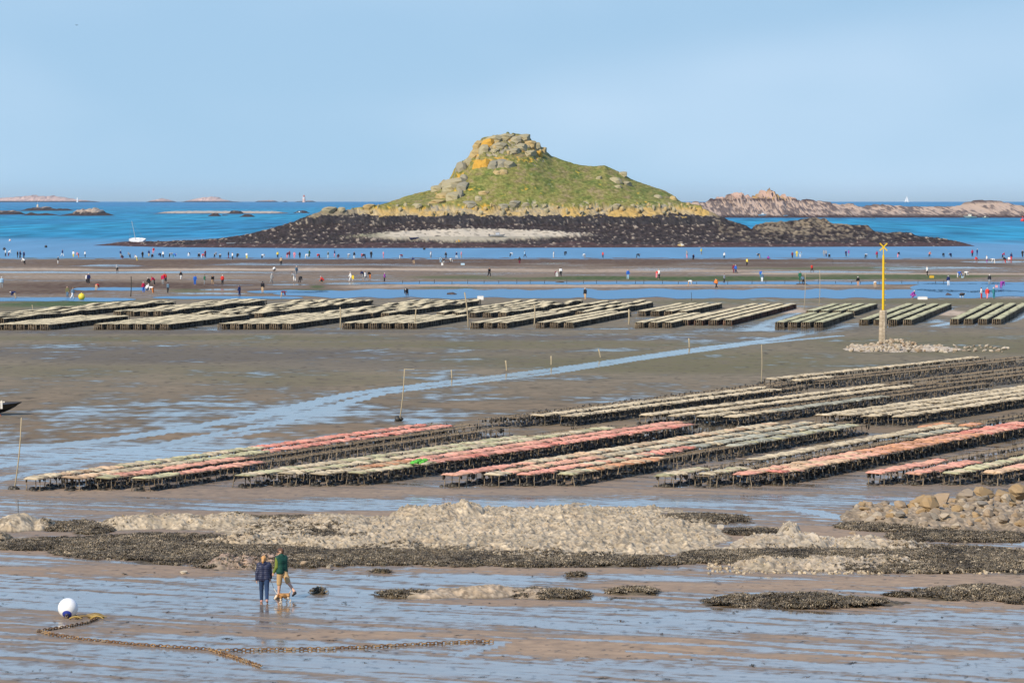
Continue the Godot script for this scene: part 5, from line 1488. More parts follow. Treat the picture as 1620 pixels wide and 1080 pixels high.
func build_gatherers():
	var poses := {"stand": {"left": [0.08, 0.1], "right": [-0.06, 0.06], "arm_left": [0.15, 0.5, 0.2], "arm_right": [-0.05, 0.3, 0.15]}, "walk": {"lean": 0.1, "left": [0.42, 0.15], "right": [-0.35, 0.35], "arm_left": [-0.35, 0.3, 0.1], "arm_right": [0.4, 0.3, 0.1]},
		"bend": {"lean": 1.5, "left": [-0.12, 0.1, 0.2], "right": [-0.1, 0.12, 0.2], "arm_left": [0.2, 0.15, 0.0], "arm_right": [-0.1, 0.3, 0.05], "nod": 0.5}, "stoop": {"lean": 0.85, "left": [0.15, 0.35, 0.1], "right": [-0.1, 0.2, 0.1], "arm_left": [0.35, 0.3, 0.0], "arm_right": [0.2, 0.5, 0.05]},
		"crouch": {"lean": 0.75, "left": [1.5, 2.3, 0.3], "right": [1.35, 2.2, 0.3], "arm_left": [0.5, 0.3, 0.0], "arm_right": [0.4, 0.5, 0.05]}}
	var names := poses.keys()
	var work := func(k: int) -> Array:
		var j := figure(poses[names[k]])
		var body := torso(j, -0.01) + limbs(j, "arm", 0.0) + limbs(j, "leg", 0.0)
		for s in ["1", "-1"]:
			body.append([j["wrist" + s], j["palm" + s], 0.035, 0.04])
			body.append([j["ankle" + s], j["toe" + s], 0.045, 0.035])
		body.append([j.neck, j.head, 0.06, 0.09]); body.append([j.head, j.crown, 0.09, 0.085])
		return [made(body, 0.045, 0.05), made(torso(j, 0.035) + limbs(j, "arm", 0.025, 0.9), 0.05, 0.06), made([[j["hip1"], j["hip-1"], 0.125, 0.125]] + limbs(j, "leg", 0.028, 0.95), 0.05, 0.05), made([[j.head + Vector3(0, 0.02, -0.02), j.crown + Vector3(0, 0.01, -0.01), 0.098, 0.094]], 0.045, 0.03)]
	var got := spread(names.size(), work)
	var meshes := {}
	for k in names.size(): meshes[names[k]] = got[k].map(func(s): return soup_mesh(s))
	var fabric := {}
	for c in CLOTH: fabric[c] = mat(CLOTH[c], 0.85, 0.25)
	var flesh := mat(Color(0.50, 0.29, 0.20), 0.7, 0.3)
	var hairs := [mat(Color(0.05, 0.03, 0.02), 0.7), mat(Color(0.22, 0.13, 0.06), 0.7), mat(Color(0.42, 0.42, 0.40), 0.8), mat(Color(0.60, 0.58, 0.52), 0.8), mat(Color(0.02, 0.02, 0.03), 0.7)]
	var verbs := {"stand": "standing", "walk": "walking", "bend": "bent double", "stoop": "stooping", "crouch": "crouching"}
	var r := RandomNumberGenerator.new()
	r.seed = 31
	var labels := []
	var total := {}
	for g in GATHERERS:
		var u: float = g[0]
		var v: float = g[1]
		var zone_ := "in the far shallows" if v < 404.6 else "at the far water's edge" if v < 411 else "on the kelp flats" if v < 425 else "on the middle sand" if v < 447 else "by the inner pools" if v < 460 else "in the long pool"
		var side := "at far left" if u < 100 else "below the left sea" if u < 200 else "below the stranded sailboat" if u < 285 else "below the left spit" if u < 400 else "below the dark shoulder" if u < 560 else "below the white beach" if u < 920 else "below the right slope" if u < 1130 else "left of the beacon" if u < 1397 else "right of the beacon" if u < 1525 else "at the right edge"
		var l := "%s%s %s, %s %s" % [g[3], " and " + g[4] if g[4] != g[3] else "", verbs[g[2]], zone_, side]
		labels.append(l)
		total[l] = total.get(l, 0) + 1
	var seen := {}
	for k in GATHERERS.size():
		var g: Array = GATHERERS[k]
		var l: String = labels[k]
		seen[l] = seen.get(l, 0) + 1
		var say := "person in " + l
		if total[l] > 1: say = "person in " + l + ["", ", left one", ", right one", ", third one"][seen[l]]
		var o := thing("person", at(g[0], g[1]), say, "person", "people gathering shellfish on the flats", r.randf() * TAU)
		o.scale = Vector3.ONE * r.randf_range(0.88, 1.03)
		var m: Array = meshes[g[2]]
		obj("body", m[0], flesh, o)
		obj("jacket", m[1], fabric[g[3]], o)
		obj("trousers", m[2], fabric[g[4]], o)
		obj("hair", m[3], hairs[r.randi() % 5], o)

func build_couple():
	# he: vest, olive sleeves, shorts; turned left and away, rear foot lifting
	var jm := figure({"lean": 0.08, "left": [0.10, 0.03, 0.03], "right": [-0.50, 0.35, 0.03], "arm_left": [0.05, 0.55, 0.08], "arm_right": [0.2, 0.4, 0.1]})
	var jw := figure({"lean": 0.05, "left": [0.22, 0.10, 0.02], "right": [-0.22, 0.42, 0.02], "arm_left": [-0.1, 0.12, 0.22], "arm_right": [0.25, 0.25, 0.16]})
	var face_m := Vector3(0.75, -0.05, 0.66).normalized()
	var face_w := Vector3(-0.15, 0.0, 0.99).normalized()
	var x := Vector3(1, 0, 0)
	var jobs := []
	for who in [[jm, face_m], [jw, face_w]]:
		var j: Dictionary = who[0]
		var bare := torso(j, -0.012) + limbs(j, "arm", -0.004) + limbs(j, "leg", 0.0)
		for s in ["1", "-1"]:
			bare.append([j["knee" + s].lerp(j["ankle" + s], 0.12) - Vector3(0, 0, 0.025), j["knee" + s].lerp(j["ankle" + s], 0.5) - Vector3(0, 0, 0.012), 0.045, 0.03])
			bare.append([j["ankle" + s], j["toe" + s], 0.042, 0.03])
		jobs.append([bare, 0.02, 0.035, 0.0])
		jobs.append([head_bones(j, who[1]), 0.009, 0.022, 0.0])
		jobs.append([hand_bones(j, 1, 0.45), 0.0055, 0.009, 0.0])
		jobs.append([hand_bones(j, -1, 0.7), 0.0055, 0.009, 0.0])
	# clothes: 8 vest, 9 sleeves, 10 shorts, 11 shoes, 12 hair, 13 quilted jacket, 14 jeans, 15 her shoes, 16 her hair, 17 sunglasses, 18 her hood
	jobs.append([torso(jm, 0.028) + [[jm.neck - x * 0.03 - Vector3(0, 0.02, 0), jm.neck + x * 0.03 - Vector3(0, 0.02, 0), 0.085, 0.085]], 0.018, 0.05, 0.004])
	jobs.append([limbs(jm, "arm", 0.016, 0.86), 0.016, 0.03, 0.0])
	jobs.append([[[jm["hip1"] + Vector3(0, 0.04, 0), jm["hip-1"] + Vector3(0, 0.04, 0), 0.115, 0.115], [jm["hip1"], jm["hip1"].lerp(jm["knee1"], 0.98), 0.118, 0.088], [jm["hip-1"], jm["hip-1"].lerp(jm["knee-1"], 0.95), 0.118, 0.088]], 0.018, 0.04, 0.0])
	for j in [jm, jw]:
		var sh := []
		for s in ["1", "-1"]:
			var a: Vector3 = j["ankle" + s]
			sh.append([j["heel" + s], j["toe" + s] - Vector3(0, 0.005, 0), 0.045, 0.036]); sh.append([a - Vector3(0, 0.01, 0), j["heel" + s], 0.046, 0.046])
		jobs.append([sh, 0.012, 0.02, 0.0])
		var h: Vector3 = j.head
		var f := face_m if j == jm else face_w
		var hair := [[h + Vector3(0, 0.05, 0) - f * 0.03, h + Vector3(0, 0.062, 0) + f * 0.03, 0.092, 0.082], [h + Vector3(0, 0.03, 0) - f * 0.035, h - Vector3(0, 0.03, 0) - f * 0.045, 0.088, 0.066]]
		if j == jw: hair += [[h - f * 0.10 + Vector3(0, 0.05, 0), h - f * 0.135 + Vector3(0.02, -0.06, 0), 0.035, 0.048], [h - f * 0.135 + Vector3(0.02, -0.06, 0), h - f * 0.105 + Vector3(0.03, -0.19, 0), 0.048, 0.018]]
		jobs.append([hair, 0.012, 0.02, 0.0])
		if j == jm:
			jobs.append([torso(jw, 0.024) + limbs(jw, "arm", 0.018, 0.95) + [[jw["hip1"] - Vector3(0, 0.05, 0), jw["hip-1"] - Vector3(0, 0.05, 0), 0.118, 0.118]], 0.014, 0.03, 0.008])
			jobs.append([[[jw["hip1"], jw["hip-1"], 0.108, 0.108]] + limbs(jw, "leg", 0.020, 0.98), 0.015, 0.03, 0.0])
	var fs := Vector3(face_m.z, 0, -face_m.x)
	jobs.append([[[jm.head + face_m * 0.097 + fs * 0.055 + Vector3(0, 0.012, 0), jm.head + face_m * 0.102 + fs * 0.02 + Vector3(0, 0.01, 0), 0.021, 0.021], [jm.head + face_m * 0.097 - fs * 0.055 + Vector3(0, 0.012, 0), jm.head + face_m * 0.102 - fs * 0.02 + Vector3(0, 0.01, 0), 0.021, 0.021], [jm.head + fs * 0.097 + Vector3(0, 0.02, 0), jm.head + face_m * 0.09 + fs * 0.075 + Vector3(0, 0.018, 0), 0.007, 0.009], [jm.head - fs * 0.097 + Vector3(0, 0.02, 0), jm.head + face_m * 0.09 - fs * 0.075 + Vector3(0, 0.018, 0), 0.007, 0.009]], 0.007, 0.008, 0.0])
	jobs.append([[[jw.neck - x * 0.08 - Vector3(0, 0.01, 0.05), jw.neck + x * 0.08 - Vector3(0, 0.01, 0.05), 0.062, 0.062], [jw.neck - Vector3(0, 0.03, 0.07), jw.neck - Vector3(0, 0.10, 0.085), 0.075, 0.05]], 0.016, 0.03, 0.0])
	# the dog: small tan and white terrier, nose to the sand, faces +z
	var dog := [[Vector3(0, 0.25, -0.14), Vector3(0, 0.245, 0.12), 0.072, 0.088], [Vector3(0, 0.27, 0.14), Vector3(0, 0.24, 0.25), 0.062, 0.05], [Vector3(0, 0.235, 0.27), Vector3(0, 0.17, 0.33), 0.056, 0.036], [Vector3(0, 0.17, 0.33), Vector3(0, 0.125, 0.365), 0.030, 0.021], [Vector3(0, 0.29, -0.19), Vector3(0, 0.38, -0.25), 0.02, 0.012], [Vector3(0, 0.38, -0.25), Vector3(0.01, 0.43, -0.23), 0.012, 0.010]]
	for s in [-1, 1]:
		var step: float = 0.045 * s
		dog += [[Vector3(0.045 * s, 0.22, 0.12), Vector3(0.05 * s, 0.115, 0.10 + step), 0.042, 0.024], [Vector3(0.05 * s, 0.115, 0.10 + step), Vector3(0.05 * s, 0.02, 0.115 + step), 0.022, 0.018], [Vector3(0.05 * s, 0.018, 0.115 + step), Vector3(0.05 * s, 0.014, 0.14 + step), 0.018, 0.015],
			[Vector3(0.045 * s, 0.23, -0.14), Vector3(0.052 * s, 0.15, -0.10 - step), 0.06, 0.032], [Vector3(0.052 * s, 0.15, -0.10 - step), Vector3(0.052 * s, 0.085, -0.185 - step), 0.03, 0.018], [Vector3(0.052 * s, 0.085, -0.185 - step), Vector3(0.052 * s, 0.018, -0.165 - step), 0.018, 0.016], [Vector3(0.052 * s, 0.016, -0.165 - step), Vector3(0.052 * s, 0.014, -0.135 - step), 0.017, 0.015],
			[Vector3(0.045 * s, 0.275, 0.25), Vector3(0.062 * s, 0.225, 0.275), 0.024, 0.012]]
	jobs.append([dog, 0.009, 0.022, 0.0])
	var work := func(k: int) -> Soup: return made(jobs[k][0], jobs[k][1], jobs[k][2], jobs[k][3])
	var g := spread(jobs.size(), work)
	var flesh := mat(Color(0.58, 0.34, 0.23), 0.6, 0.35)
	for who in [0, 1]:
		var p := at(446, 946.5) if who == 0 else at(417.5, 953)
		var heading := Vector3(-0.72, 0, -0.70) if who == 0 else Vector3(-0.10, 0, -1.0)
		var o := thing("person", p, "person in dark green vest and khaki shorts walking beside a small dog" if who == 0 else "person with blond ponytail in a navy quilted jacket and jeans, walking away", "person", "couple walking on the wet sand", atan2(heading.x, heading.z))
		o.scale = Vector3.ONE * (1.02 if who == 0 else 0.95)
		var whole := Soup.new()
		for q in 4:
			var s: Soup = g[who * 4 + q]
			var off := whole.V.size()
			whole.V.append_array(s.V); whole.C.append_array(s.C)
			for t in s.I: whole.I.append(t + off)
		obj("body", soup_mesh(whole), flesh, o)
		if who == 0:
			obj("vest", soup_mesh(g[8]), mat(Color(0.012, 0.062, 0.042), 0.7, 0.35), o)
			obj("shirt_sleeves", soup_mesh(g[9]), mat(Color(0.17, 0.21, 0.045), 0.85, 0.25), o)
			obj("shorts", soup_mesh(g[10]), mat(Color(0.47, 0.31, 0.15), 0.85, 0.25), o)
			obj("shoes", soup_mesh(g[11]), mat(Color(0.02, 0.02, 0.022), 0.7), o)
			obj("hair", soup_mesh(g[12]), mat(Color(0.11, 0.05, 0.022), 0.6), o)
			obj("sunglasses", soup_mesh(g[17]), mat(Color(0.012, 0.012, 0.015), 0.2), o)
		else:
			obj("quilted_jacket", soup_mesh(g[13]), mat(Color(0.016, 0.021, 0.055), 0.55, 0.5), o)
			obj("hood", soup_mesh(g[18]), mat(Color(0.016, 0.021, 0.055), 0.6, 0.4), o)
			obj("jeans", soup_mesh(g[14]), mat(Color(0.03, 0.055, 0.115), 0.85, 0.25), o)
			obj("shoes", soup_mesh(g[15]), mat(Color(0.46, 0.25, 0.20), 0.7), o)
			obj("hair", soup_mesh(g[16]), mat(Color(0.50, 0.26, 0.085), 0.55), o)
	var dp := at(449, 953)
	var facing := Vector3(-0.9, 0, 0.42).normalized()
	var d := thing("dog", dp, "small tan and white dog sniffing the wet sand on a leash", "dog", "", atan2(facing.x, facing.z))
	var ds: Soup = g[jobs.size() - 1]
	for k in ds.V.size():
		var q := ds.V[k]
		var white := q.y < 0.15 or (q.z > 0.29) or (q.y < 0.20 and q.z < -0.1) or q.z < -0.21
		ds.C[k] = Color(0.66, 0.55, 0.42) if white else Color(0.42, 0.22, 0.085) * (1.0 + 0.4 * sin(q.z * 31.0 + q.x * 20.0) * sin(q.y * 40.0))
		if q.z > 0.372: ds.C[k] = Color(0.02, 0.02, 0.02)
	obj("body", soup_mesh(ds), vmat(0.9, 0.2), d)
	var col := TorusMesh.new()
	col.inner_radius = 0.052; col.outer_radius = 0.066
	obj("collar", col, mat(Color(0.25, 0.02, 0.02), 0.6), d, Transform3D(Basis(Vector3.RIGHT, PI / 2 + 0.3), Vector3(0, 0.258, 0.19)))
	# the leash from her right hand to its collar
	var hand: Vector3 = at(417.5, 953) + Basis(Vector3.UP, atan2(-0.10, -1.0)) * (jw["palm-1"] * 0.95)
	var neck: Vector3 = dp + Basis(Vector3.UP, atan2(facing.x, facing.z)) * Vector3(0, 0.27, 0.19)
	var l := Soup.new()
	var last := hand
	for k in range(1, 11):
		var t := k / 10.0
		var q := hand.lerp(neck, t) - Vector3(0, sin(t * PI) * 0.10, 0)
		l.tube(last, q, 0.011, 0.011, Color(0.62, 0.58, 0.48), Color(0.62, 0.58, 0.48), 5)
		last = q
	for k in l.V.size(): l.V[k] -= hand
	tag(obj("dog_leash", soup_mesh(l), vmat(0.7), null, Transform3D(Basis(), hand)), "pale leash running from the walker's hand down to the dog", "leash")

# ---------- boats and small things ----------
# hull that points along +x; w half breadth, h freeboard
func hull_mesh(long: float, w: float, h: float, c: Color, foot: Color, band := Color(-1, 0, 0)) -> ArrayMesh:
	var V := PackedVector3Array()
	var I := PackedInt32Array()
	var C := PackedColorArray()
	var n := 17
	var m := 9
	for j in n:
		var t := float(j) / (n - 1)
		var beam := w * sqrt(maxf(0.0, 1.0 - pow(maxf(t - 0.35, 0.0) / 0.65, 2.2))) * (0.82 + 0.18 * minf(t / 0.3, 1.0))
		var sheer := h * (1.0 + 0.28 * pow(t, 2.0))
		var keel := h * 0.75 * pow(maxf(t - 0.65, 0.0) / 0.35, 2.0)
		for k in m:
			var s := k / (m - 1.0) * 2.0 - 1.0
			var y := keel + (sheer - keel) * pow(absf(s), 1.9)
			V.append(Vector3((t - 0.5) * long + 0.10 * long * t * pow(absf(s), 2.0), y, s * beam * (0.55 + 0.45 * pow(absf(s), 0.5)) ))
			var rel := (y - keel) / maxf(sheer - keel, 0.01)
			C.append(foot if rel < 0.42 else (band if band.r >= 0.0 and rel > 0.72 and rel < 0.93 else c))
	for j in n - 1:
		for k in m - 1:
			var a := j * m + k
			I.append_array([a, a + 1, a + m, a + 1, a + m + 1, a + m])
	var o := V.size()      # transom and deck
	for k in m: V.append(V[k]); C.append(c * 0.9)
	for k in range(1, m - 1): I.append_array([o, o + k, o + k + 1])
	var deck := V.size()
	for j in n:
		V.append(V[j * m] - Vector3(0, h * 0.10, 0)); V.append(V[j * m + m - 1] - Vector3(0, h * 0.10, 0))
		C.append(c * 0.8); C.append(c * 0.8)
		if j < n - 1: I.append_array([deck + j * 2, deck + j * 2 + 2, deck + j * 2 + 1, deck + j * 2 + 1, deck + j * 2 + 2, deck + j * 2 + 3])
	return arrays(V, I, C)

func on_island(u: float, v: float) -> Vector3:      # where the line of sight meets the island
	var n1 := noise(51, 3)
	var n2 := noise(52, 3)
	var n3 := noise(53, 2, FastNoiseLite.TYPE_CELLULAR)
	n3.cellular_return_type = FastNoiseLite.RETURN_DISTANCE2_SUB
	n3.cellular_jitter = 1.0
	var d := 895.0
	while d < 985.0:
		var h := EYE - (v - EYE_ROW) / LENS * d
		var x := (u - 810.0) / LENS * d
		if island_height(x, d, n1, n2, n3)[0] > h: return Vector3(x, h, -d)
		d += 0.25
	return Vector3((u - 810.0) / LENS * 900.0, 0, -900.0)

func motor_boat(called: String, label: String, p: Vector3, turn: float, long: float, c: Color, cabin: bool, group := ""):
	var o := thing(called, p, label, "boat", group, turn)
	obj("hull", hull_mesh(long, long * 0.18, long * 0.16, c, c * 0.8), vmat(0.4, 0.5), o)
	var s := Soup.new()
	if cabin:
		s.box(Vector3(long * 0.05, long * 0.22, 0), Vector3(long * 0.13, long * 0.09, long * 0.11), c)
		s.box(Vector3(long * 0.05, long * 0.32, 0), Vector3(long * 0.15, long * 0.012, long * 0.13), c * 0.9)
		obj("cabin", soup_mesh(s, false), vmat(0.4, 0.5), o)
		var g := Soup.new()
		g.box(Vector3(long * 0.185, long * 0.25, 0), Vector3(0.012 * long, long * 0.04, long * 0.095), Color(0.03, 0.04, 0.05))
		obj("windscreen", soup_mesh(g, false), vmat(0.15, 0.5), o)
	else:
		for k in 2: s.box(Vector3(long * (-0.2 + 0.3 * k), long * 0.12, 0), Vector3(long * 0.035, long * 0.012, long * 0.15), Color(0.3, 0.22, 0.14))
		obj("thwarts", soup_mesh(s, false), vmat(0.7), o)
	var e := Soup.new()
	e.box(Vector3(-long * 0.53, long * 0.17, 0), Vector3(long * 0.03, long * 0.07, long * 0.035), Color(0.03, 0.03, 0.035))
	e.tube(Vector3(-long * 0.53, long * 0.12, 0), Vector3(-long * 0.55, -long * 0.02, 0), long * 0.015, long * 0.012, Color(0.04, 0.04, 0.045), Color(0.04, 0.04, 0.045), 6)
	obj("outboard_motor", soup_mesh(e), vmat(0.5), o)

func build_boats():
	# stranded sailing boat, heeled on the left spit
	var p := at(218, 388)
	var o := thing("sailing_boat", p + Vector3(0, 0.3, 0), "white sailing boat heeled over aground on the left spit", "boat", "", 0.5)
	o.basis = Basis(Vector3.UP, 2.75) * Basis(Vector3.RIGHT, -0.42)
	var white := Color(0.78, 0.78, 0.76)
	obj("hull", hull_mesh(4.6, 1.5, 1.35, white, white), vmat(0.35, 0.5), o)
	var s := Soup.new()
	s.box(Vector3(0.3, 1.15, 0), Vector3(1.2, 0.18, 0.6), white)
	obj("cabin", soup_mesh(s, false), vmat(0.4), o)
	s = Soup.new()
	s.tube(Vector3(0.5, 1.0, 0), Vector3(0.4, 7.6, 0), 0.085, 0.06, Color(0.6, 0.6, 0.6), Color(0.6, 0.6, 0.6), 6)
	obj("mast", soup_mesh(s), vmat(0.4), o)
	s = Soup.new()
	s.tube(Vector3(0.45, 1.75, 0), Vector3(-2.0, 1.7, 0), 0.06, 0.05, Color(0.5, 0.5, 0.5), Color(0.5, 0.5, 0.5), 6)
	obj("boom", soup_mesh(s), vmat(0.4), o)
	s = Soup.new()
	s.tube(Vector3(0.4, 7.5, 0), Vector3(2.8, 1.2, 0), 0.02, 0.02, Color(0.3, 0.3, 0.3), Color(0.3, 0.3, 0.3), 4)
	s.tube(Vector3(0.4, 7.5, 0), Vector3(-2.6, 1.1, 0), 0.02, 0.02, Color(0.3, 0.3, 0.3), Color(0.3, 0.3, 0.3), 4)
	obj("stays", soup_mesh(s), vmat(0.4), o)
	motor_boat("dinghy", "small white dinghy lying on the left spit of the island", on_island(365, 386), 0.1, 2.5, white, false)
	motor_boat("motor_boat", "grey white motor boat pulled up on the white beach", on_island(786, 375), 0.05, 4.2, Color(0.50, 0.52, 0.54), true)
	motor_boat("kayak_boat", "small dark blue boat on the left part of the white beach", on_island(655, 378), 0.4, 2.6, Color(0.03, 0.05, 0.22), false)
	motor_boat("motor_boat", "white motor boat moored off the distant dark rock at left", Vector3((473 - 810) / LENS * 2917.0, 0.0, -2917.0), 0.1, 5.2, white, true)
	motor_boat("motor_boat", "long cream motor boat moored under the right rock ridge", Vector3((1535 - 810) / LENS * 2180.0, 0, -2180), PI, 8.6, Color(0.72, 0.66, 0.52), true)
	motor_boat("motor_boat", "smaller cream boat right of the long cream motor boat", Vector3((1559 - 810) / LENS * 2185.0, 0, -2185), PI, 4.4, Color(0.70, 0.64, 0.50), true)
	motor_boat("motor_boat", "small grey boat moored below the craggy left end of the right ridge", Vector3((1382 - 810) / LENS * 2180.0, 0, -2180), 0.0, 3.6, Color(0.50, 0.49, 0.46), false)
	motor_boat("motor_boat", "white boat aground amid pale rocks of the right ridge", Vector3((1206 - 810) / LENS * 2215.0, 1.6, -2215), 0.15, 5.6, white, true)
	motor_boat("motor_boat", "white dinghy aground right of the other boat on the right ridge", Vector3((1243 - 810) / LENS * 2215.0, 1.4, -2215), 0.1, 3.0, white, false)
	# yacht under sail on the horizon
	var d := 9500.0
	o = thing("sailing_yacht", Vector3((1434.5 - 810) / LENS * d, 0, -d), "yacht under white sails on the horizon at right", "yacht")
	obj("hull", hull_mesh(15.0, 2.0, 1.9, white, white), vmat(0.4), o)
	for q in [["mainsail", [Vector3(0.6, 3, 0), Vector3(0.6, 21, 0.2), Vector3(-6.6, 3.2, 1.4)]], ["jib", [Vector3(7.0, 2.2, 0), Vector3(0.9, 19, 0.3), Vector3(0.4, 2.6, 1.5)]]]:
		var V := PackedVector3Array()
		var I := PackedInt32Array()
		for j in 7:
			for i in 7:
				var a: Vector3 = q[1][0].lerp(q[1][1], j / 6.0)
				var b: Vector3 = q[1][2].lerp(q[1][1], j / 6.0)
				V.append(a.lerp(b, i / 6.0) + Vector3(0, 0, sin(i / 6.0 * PI) * 0.9 * (1.0 - j / 6.0)))
				if i < 6 and j < 6: I.append_array([j * 7 + i, j * 7 + i + 7, j * 7 + i + 1, j * 7 + i + 1, j * 7 + i + 7, j * 7 + i + 8])
		obj(q[0], arrays(V, I), mat(white, 0.8), o)
	s = Soup.new()
	s.tube(Vector3(0.7, 1.5, 0), Vector3(0.7, 21.5, 0), 0.14, 0.1, white, white, 6)
	obj("mast", soup_mesh(s), vmat(0.4), o)
	# lighthouse, day beacon, far tower
	d = 10200.0
	o = thing("lighthouse", Vector3((481 - 810) / LENS * d, 0.0, -d), "squat lighthouse with red and white bands on the dark skerry", "lighthouse")
	obj("tower", lathe([[5.2, 0], [4.4, 13], [4.3, 13.1]], 14), mat(Color(0.62, 0.42, 0.36), 0.8), o)
	obj("white_band", lathe([[4.5, 9], [4.4, 16], [5.6, 16.2], [5.6, 17.2], [0, 17.4]], 14), mat(Color(0.75, 0.73, 0.7), 0.7), o)
	obj("lantern_room", lathe([[3.0, 17], [3.0, 21.5], [3.6, 21.6], [0, 24.5]], 12), mat(Color(0.45, 0.16, 0.12), 0.6), o)
	d = 3520.0
	o = thing("day_beacon", Vector3((59.5 - 810) / LENS * d, 3.2, -d), "slim pale day beacon standing on the dark skerry at far left", "beacon")
	obj("tower", lathe([[1.3, 0], [0.9, 3.6], [0.0, 3.7]], 10), mat(Color(0.60, 0.52, 0.40), 0.8), o)
	obj("pole", lathe([[0.14, 3.5], [0.10, 7.6], [0.0, 7.7]], 6), mat(Color(0.5, 0.5, 0.5), 0.6), o)
	d = 10300.0
	o = thing("white_tower", Vector3((122.5 - 810) / LENS * d, 0, -d), "tiny white tower at the right tail of the longest far islet", "tower")
	obj("tower", lathe([[2.6, 0], [2.0, 14], [0.0, 15]], 10), mat(Color(0.8, 0.8, 0.78), 0.7), o)
	# red buoy at the right edge
	d = 1890.0
	o = thing("channel_buoy", Vector3((1618 - 810) / LENS * d, 0, -d), "red channel buoy on the water at the right edge", "buoy")
	obj("float", lathe([[0, -0.4], [1.15, -0.3], [1.25, 0.7], [0.9, 1.5], [0.5, 1.75], [0.0, 1.8]], 16), mat(Color(0.62, 0.04, 0.03), 0.5), o)
	obj("top_mark", lathe([[0.14, 1.7], [0.14, 2.4], [0.42, 2.4], [0.42, 3.0], [0.0, 3.05]], 12), mat(Color(0.62, 0.04, 0.03), 0.5), o)
	# moored floats at left
	for k in [[72, 391.5, 0.42, Color(0.02, 0.025, 0.03), "dark float on the calm water below the left sea"], [6, 395.5, 0.42, Color(0.02, 0.025, 0.03), "dark float near the left edge of the calm water"], [15, 381.5, 0.38, Color(0.75, 0.55, 0.5), "pale pink float farther out near the left edge"], [671, 395, 0.36, Color(0.02, 0.025, 0.03), "dark float under the left end of the white beach"], [297, 388.6, 0.5, Color(0.03, 0.03, 0.03), "dark round thing on the left spit's edge"], [403, 388.8, 0.5, Color(0.03, 0.03, 0.03), "dark round thing on the edge right of the dinghy"]]:
		var f := thing("mooring_float", at(k[0], k[1]), k[4], "float")
		obj("float", lathe([[0, -0.1], [k[2] * 0.8, 0.0], [k[2], 0.3], [k[2] * 0.7, 0.62], [0, 0.72]], 12), mat(k[3], 0.6), f)
		obj("mooring_eye", lathe([[0.06, 0.7], [0.06, 0.84], [0.0, 0.85]], 6), mat(Color(0.1, 0.1, 0.1), 0.6), f)
	# boat cut by the left edge
	p = at(-3, 657)
	o = thing("work_boat", Vector3(p.x - 1.55, 0.0, p.z - 0.4), "dark hulled wooden boat grounded at the left edge, only its bow in view", "boat")
	o.basis = Basis(Vector3.UP, 0.06) * Basis(Vector3.RIGHT, 0.05)
	obj("hull", hull_mesh(5.0, 1.05, 0.66, Color(0.05, 0.04, 0.035), Color(0.012, 0.012, 0.013), Color(0.22, 0.20, 0.17)), vmat(0.5, 0.4), o)
	s = Soup.new()
	for q in [[1.15, 0.9], [1.75, 0.7], [0.2, 1.0]]: s.box(Vector3(q[0], 0.86, 0.75), Vector3(0.05, 0.16, 0.05), Color(0.66, 0.60, 0.50))
	s.box(Vector3(1.2, 0.92, 0.72), Vector3(0.75, 0.035, 0.06), Color(0.66, 0.60, 0.50))
	obj("bow_rail", soup_mesh(s, false), vmat(0.7), o)
	s = Soup.new()
	for q in [1.32, 1.75]:
		s.box(Vector3(q, 0.70, 0.86), Vector3(0.07, 0.2, 0.05), Color(0.70, 0.66, 0.60))
	obj("fender", soup_mesh(s, false), vmat(0.7), o)
	s = Soup.new()
	s.tube(Vector3(1.45, 0.85, 0.9), Vector3(1.75, 0.05, 1.15), 0.03, 0.03, Color(0.50, 0.13, 0.04), Color(0.45, 0.12, 0.05), 6, Vector3(-0.08, -0.05, 0.05))
	obj("mooring_line", soup_mesh(s), vmat(0.8), o)
	# yellow ball, crates, boxes
	var ball := thing("yellow_buoy", at(128.5, 474.5), "round yellow buoy at the edge of the left pool", "buoy")
	obj("ball", lathe([[0, 0], [0.25, 0.05], [0.43, 0.25], [0.47, 0.47], [0.42, 0.7], [0.25, 0.89], [0, 0.94]], 18), mat(Color(0.75, 0.55, 0.03), 0.5), ball)
	obj("lug", lathe([[0.09, 0.9], [0.09, 1.02], [0.0, 1.03]], 8), mat(Color(0.6, 0.45, 0.05), 0.5), ball)
	for k in [[760, 474, 0.85, 0.5, Color(0.75, 0.74, 0.70), "white fish box on the shore of the long pool"], [1460, 473.5, 1.25, 0.35, Color(0.75, 0.74, 0.72), "low white box beside the crouching purple gatherer"], [1474.5, 439.5, 0.75, 0.4, Color(0.62, 0.40, 0.04), "yellow crate on the green weed right of the beacon"], [1523, 439.5, 0.4, 0.35, Color(0.35, 0.5, 0.6), "pale blue bucket near two bending gatherers at right"], [1577, 455, 0.4, 0.4, Color(0.75, 0.35, 0.35), "pink bucket beside the bending purple gatherer"], [699.5, 419.5, 0.4, 0.5, Color(0.75, 0.75, 0.73), "white bucket below the three kelp gatherers"], [732, 419, 0.8, 0.35, Color(0.45, 0.62, 0.75), "pale blue crate alone on the kelp flats"], [557.5, 441, 0.5, 0.6, Color(0.75, 0.55, 0.05), "yellow bag carried low beside the white walking figure"]]:
		var b := thing("fish_crate", at(k[0], k[1]), k[5], "crate", "crates and buckets of the gatherers")
		var q := Soup.new()
		var w: float = k[2] * 0.5
		var h: float = k[3]
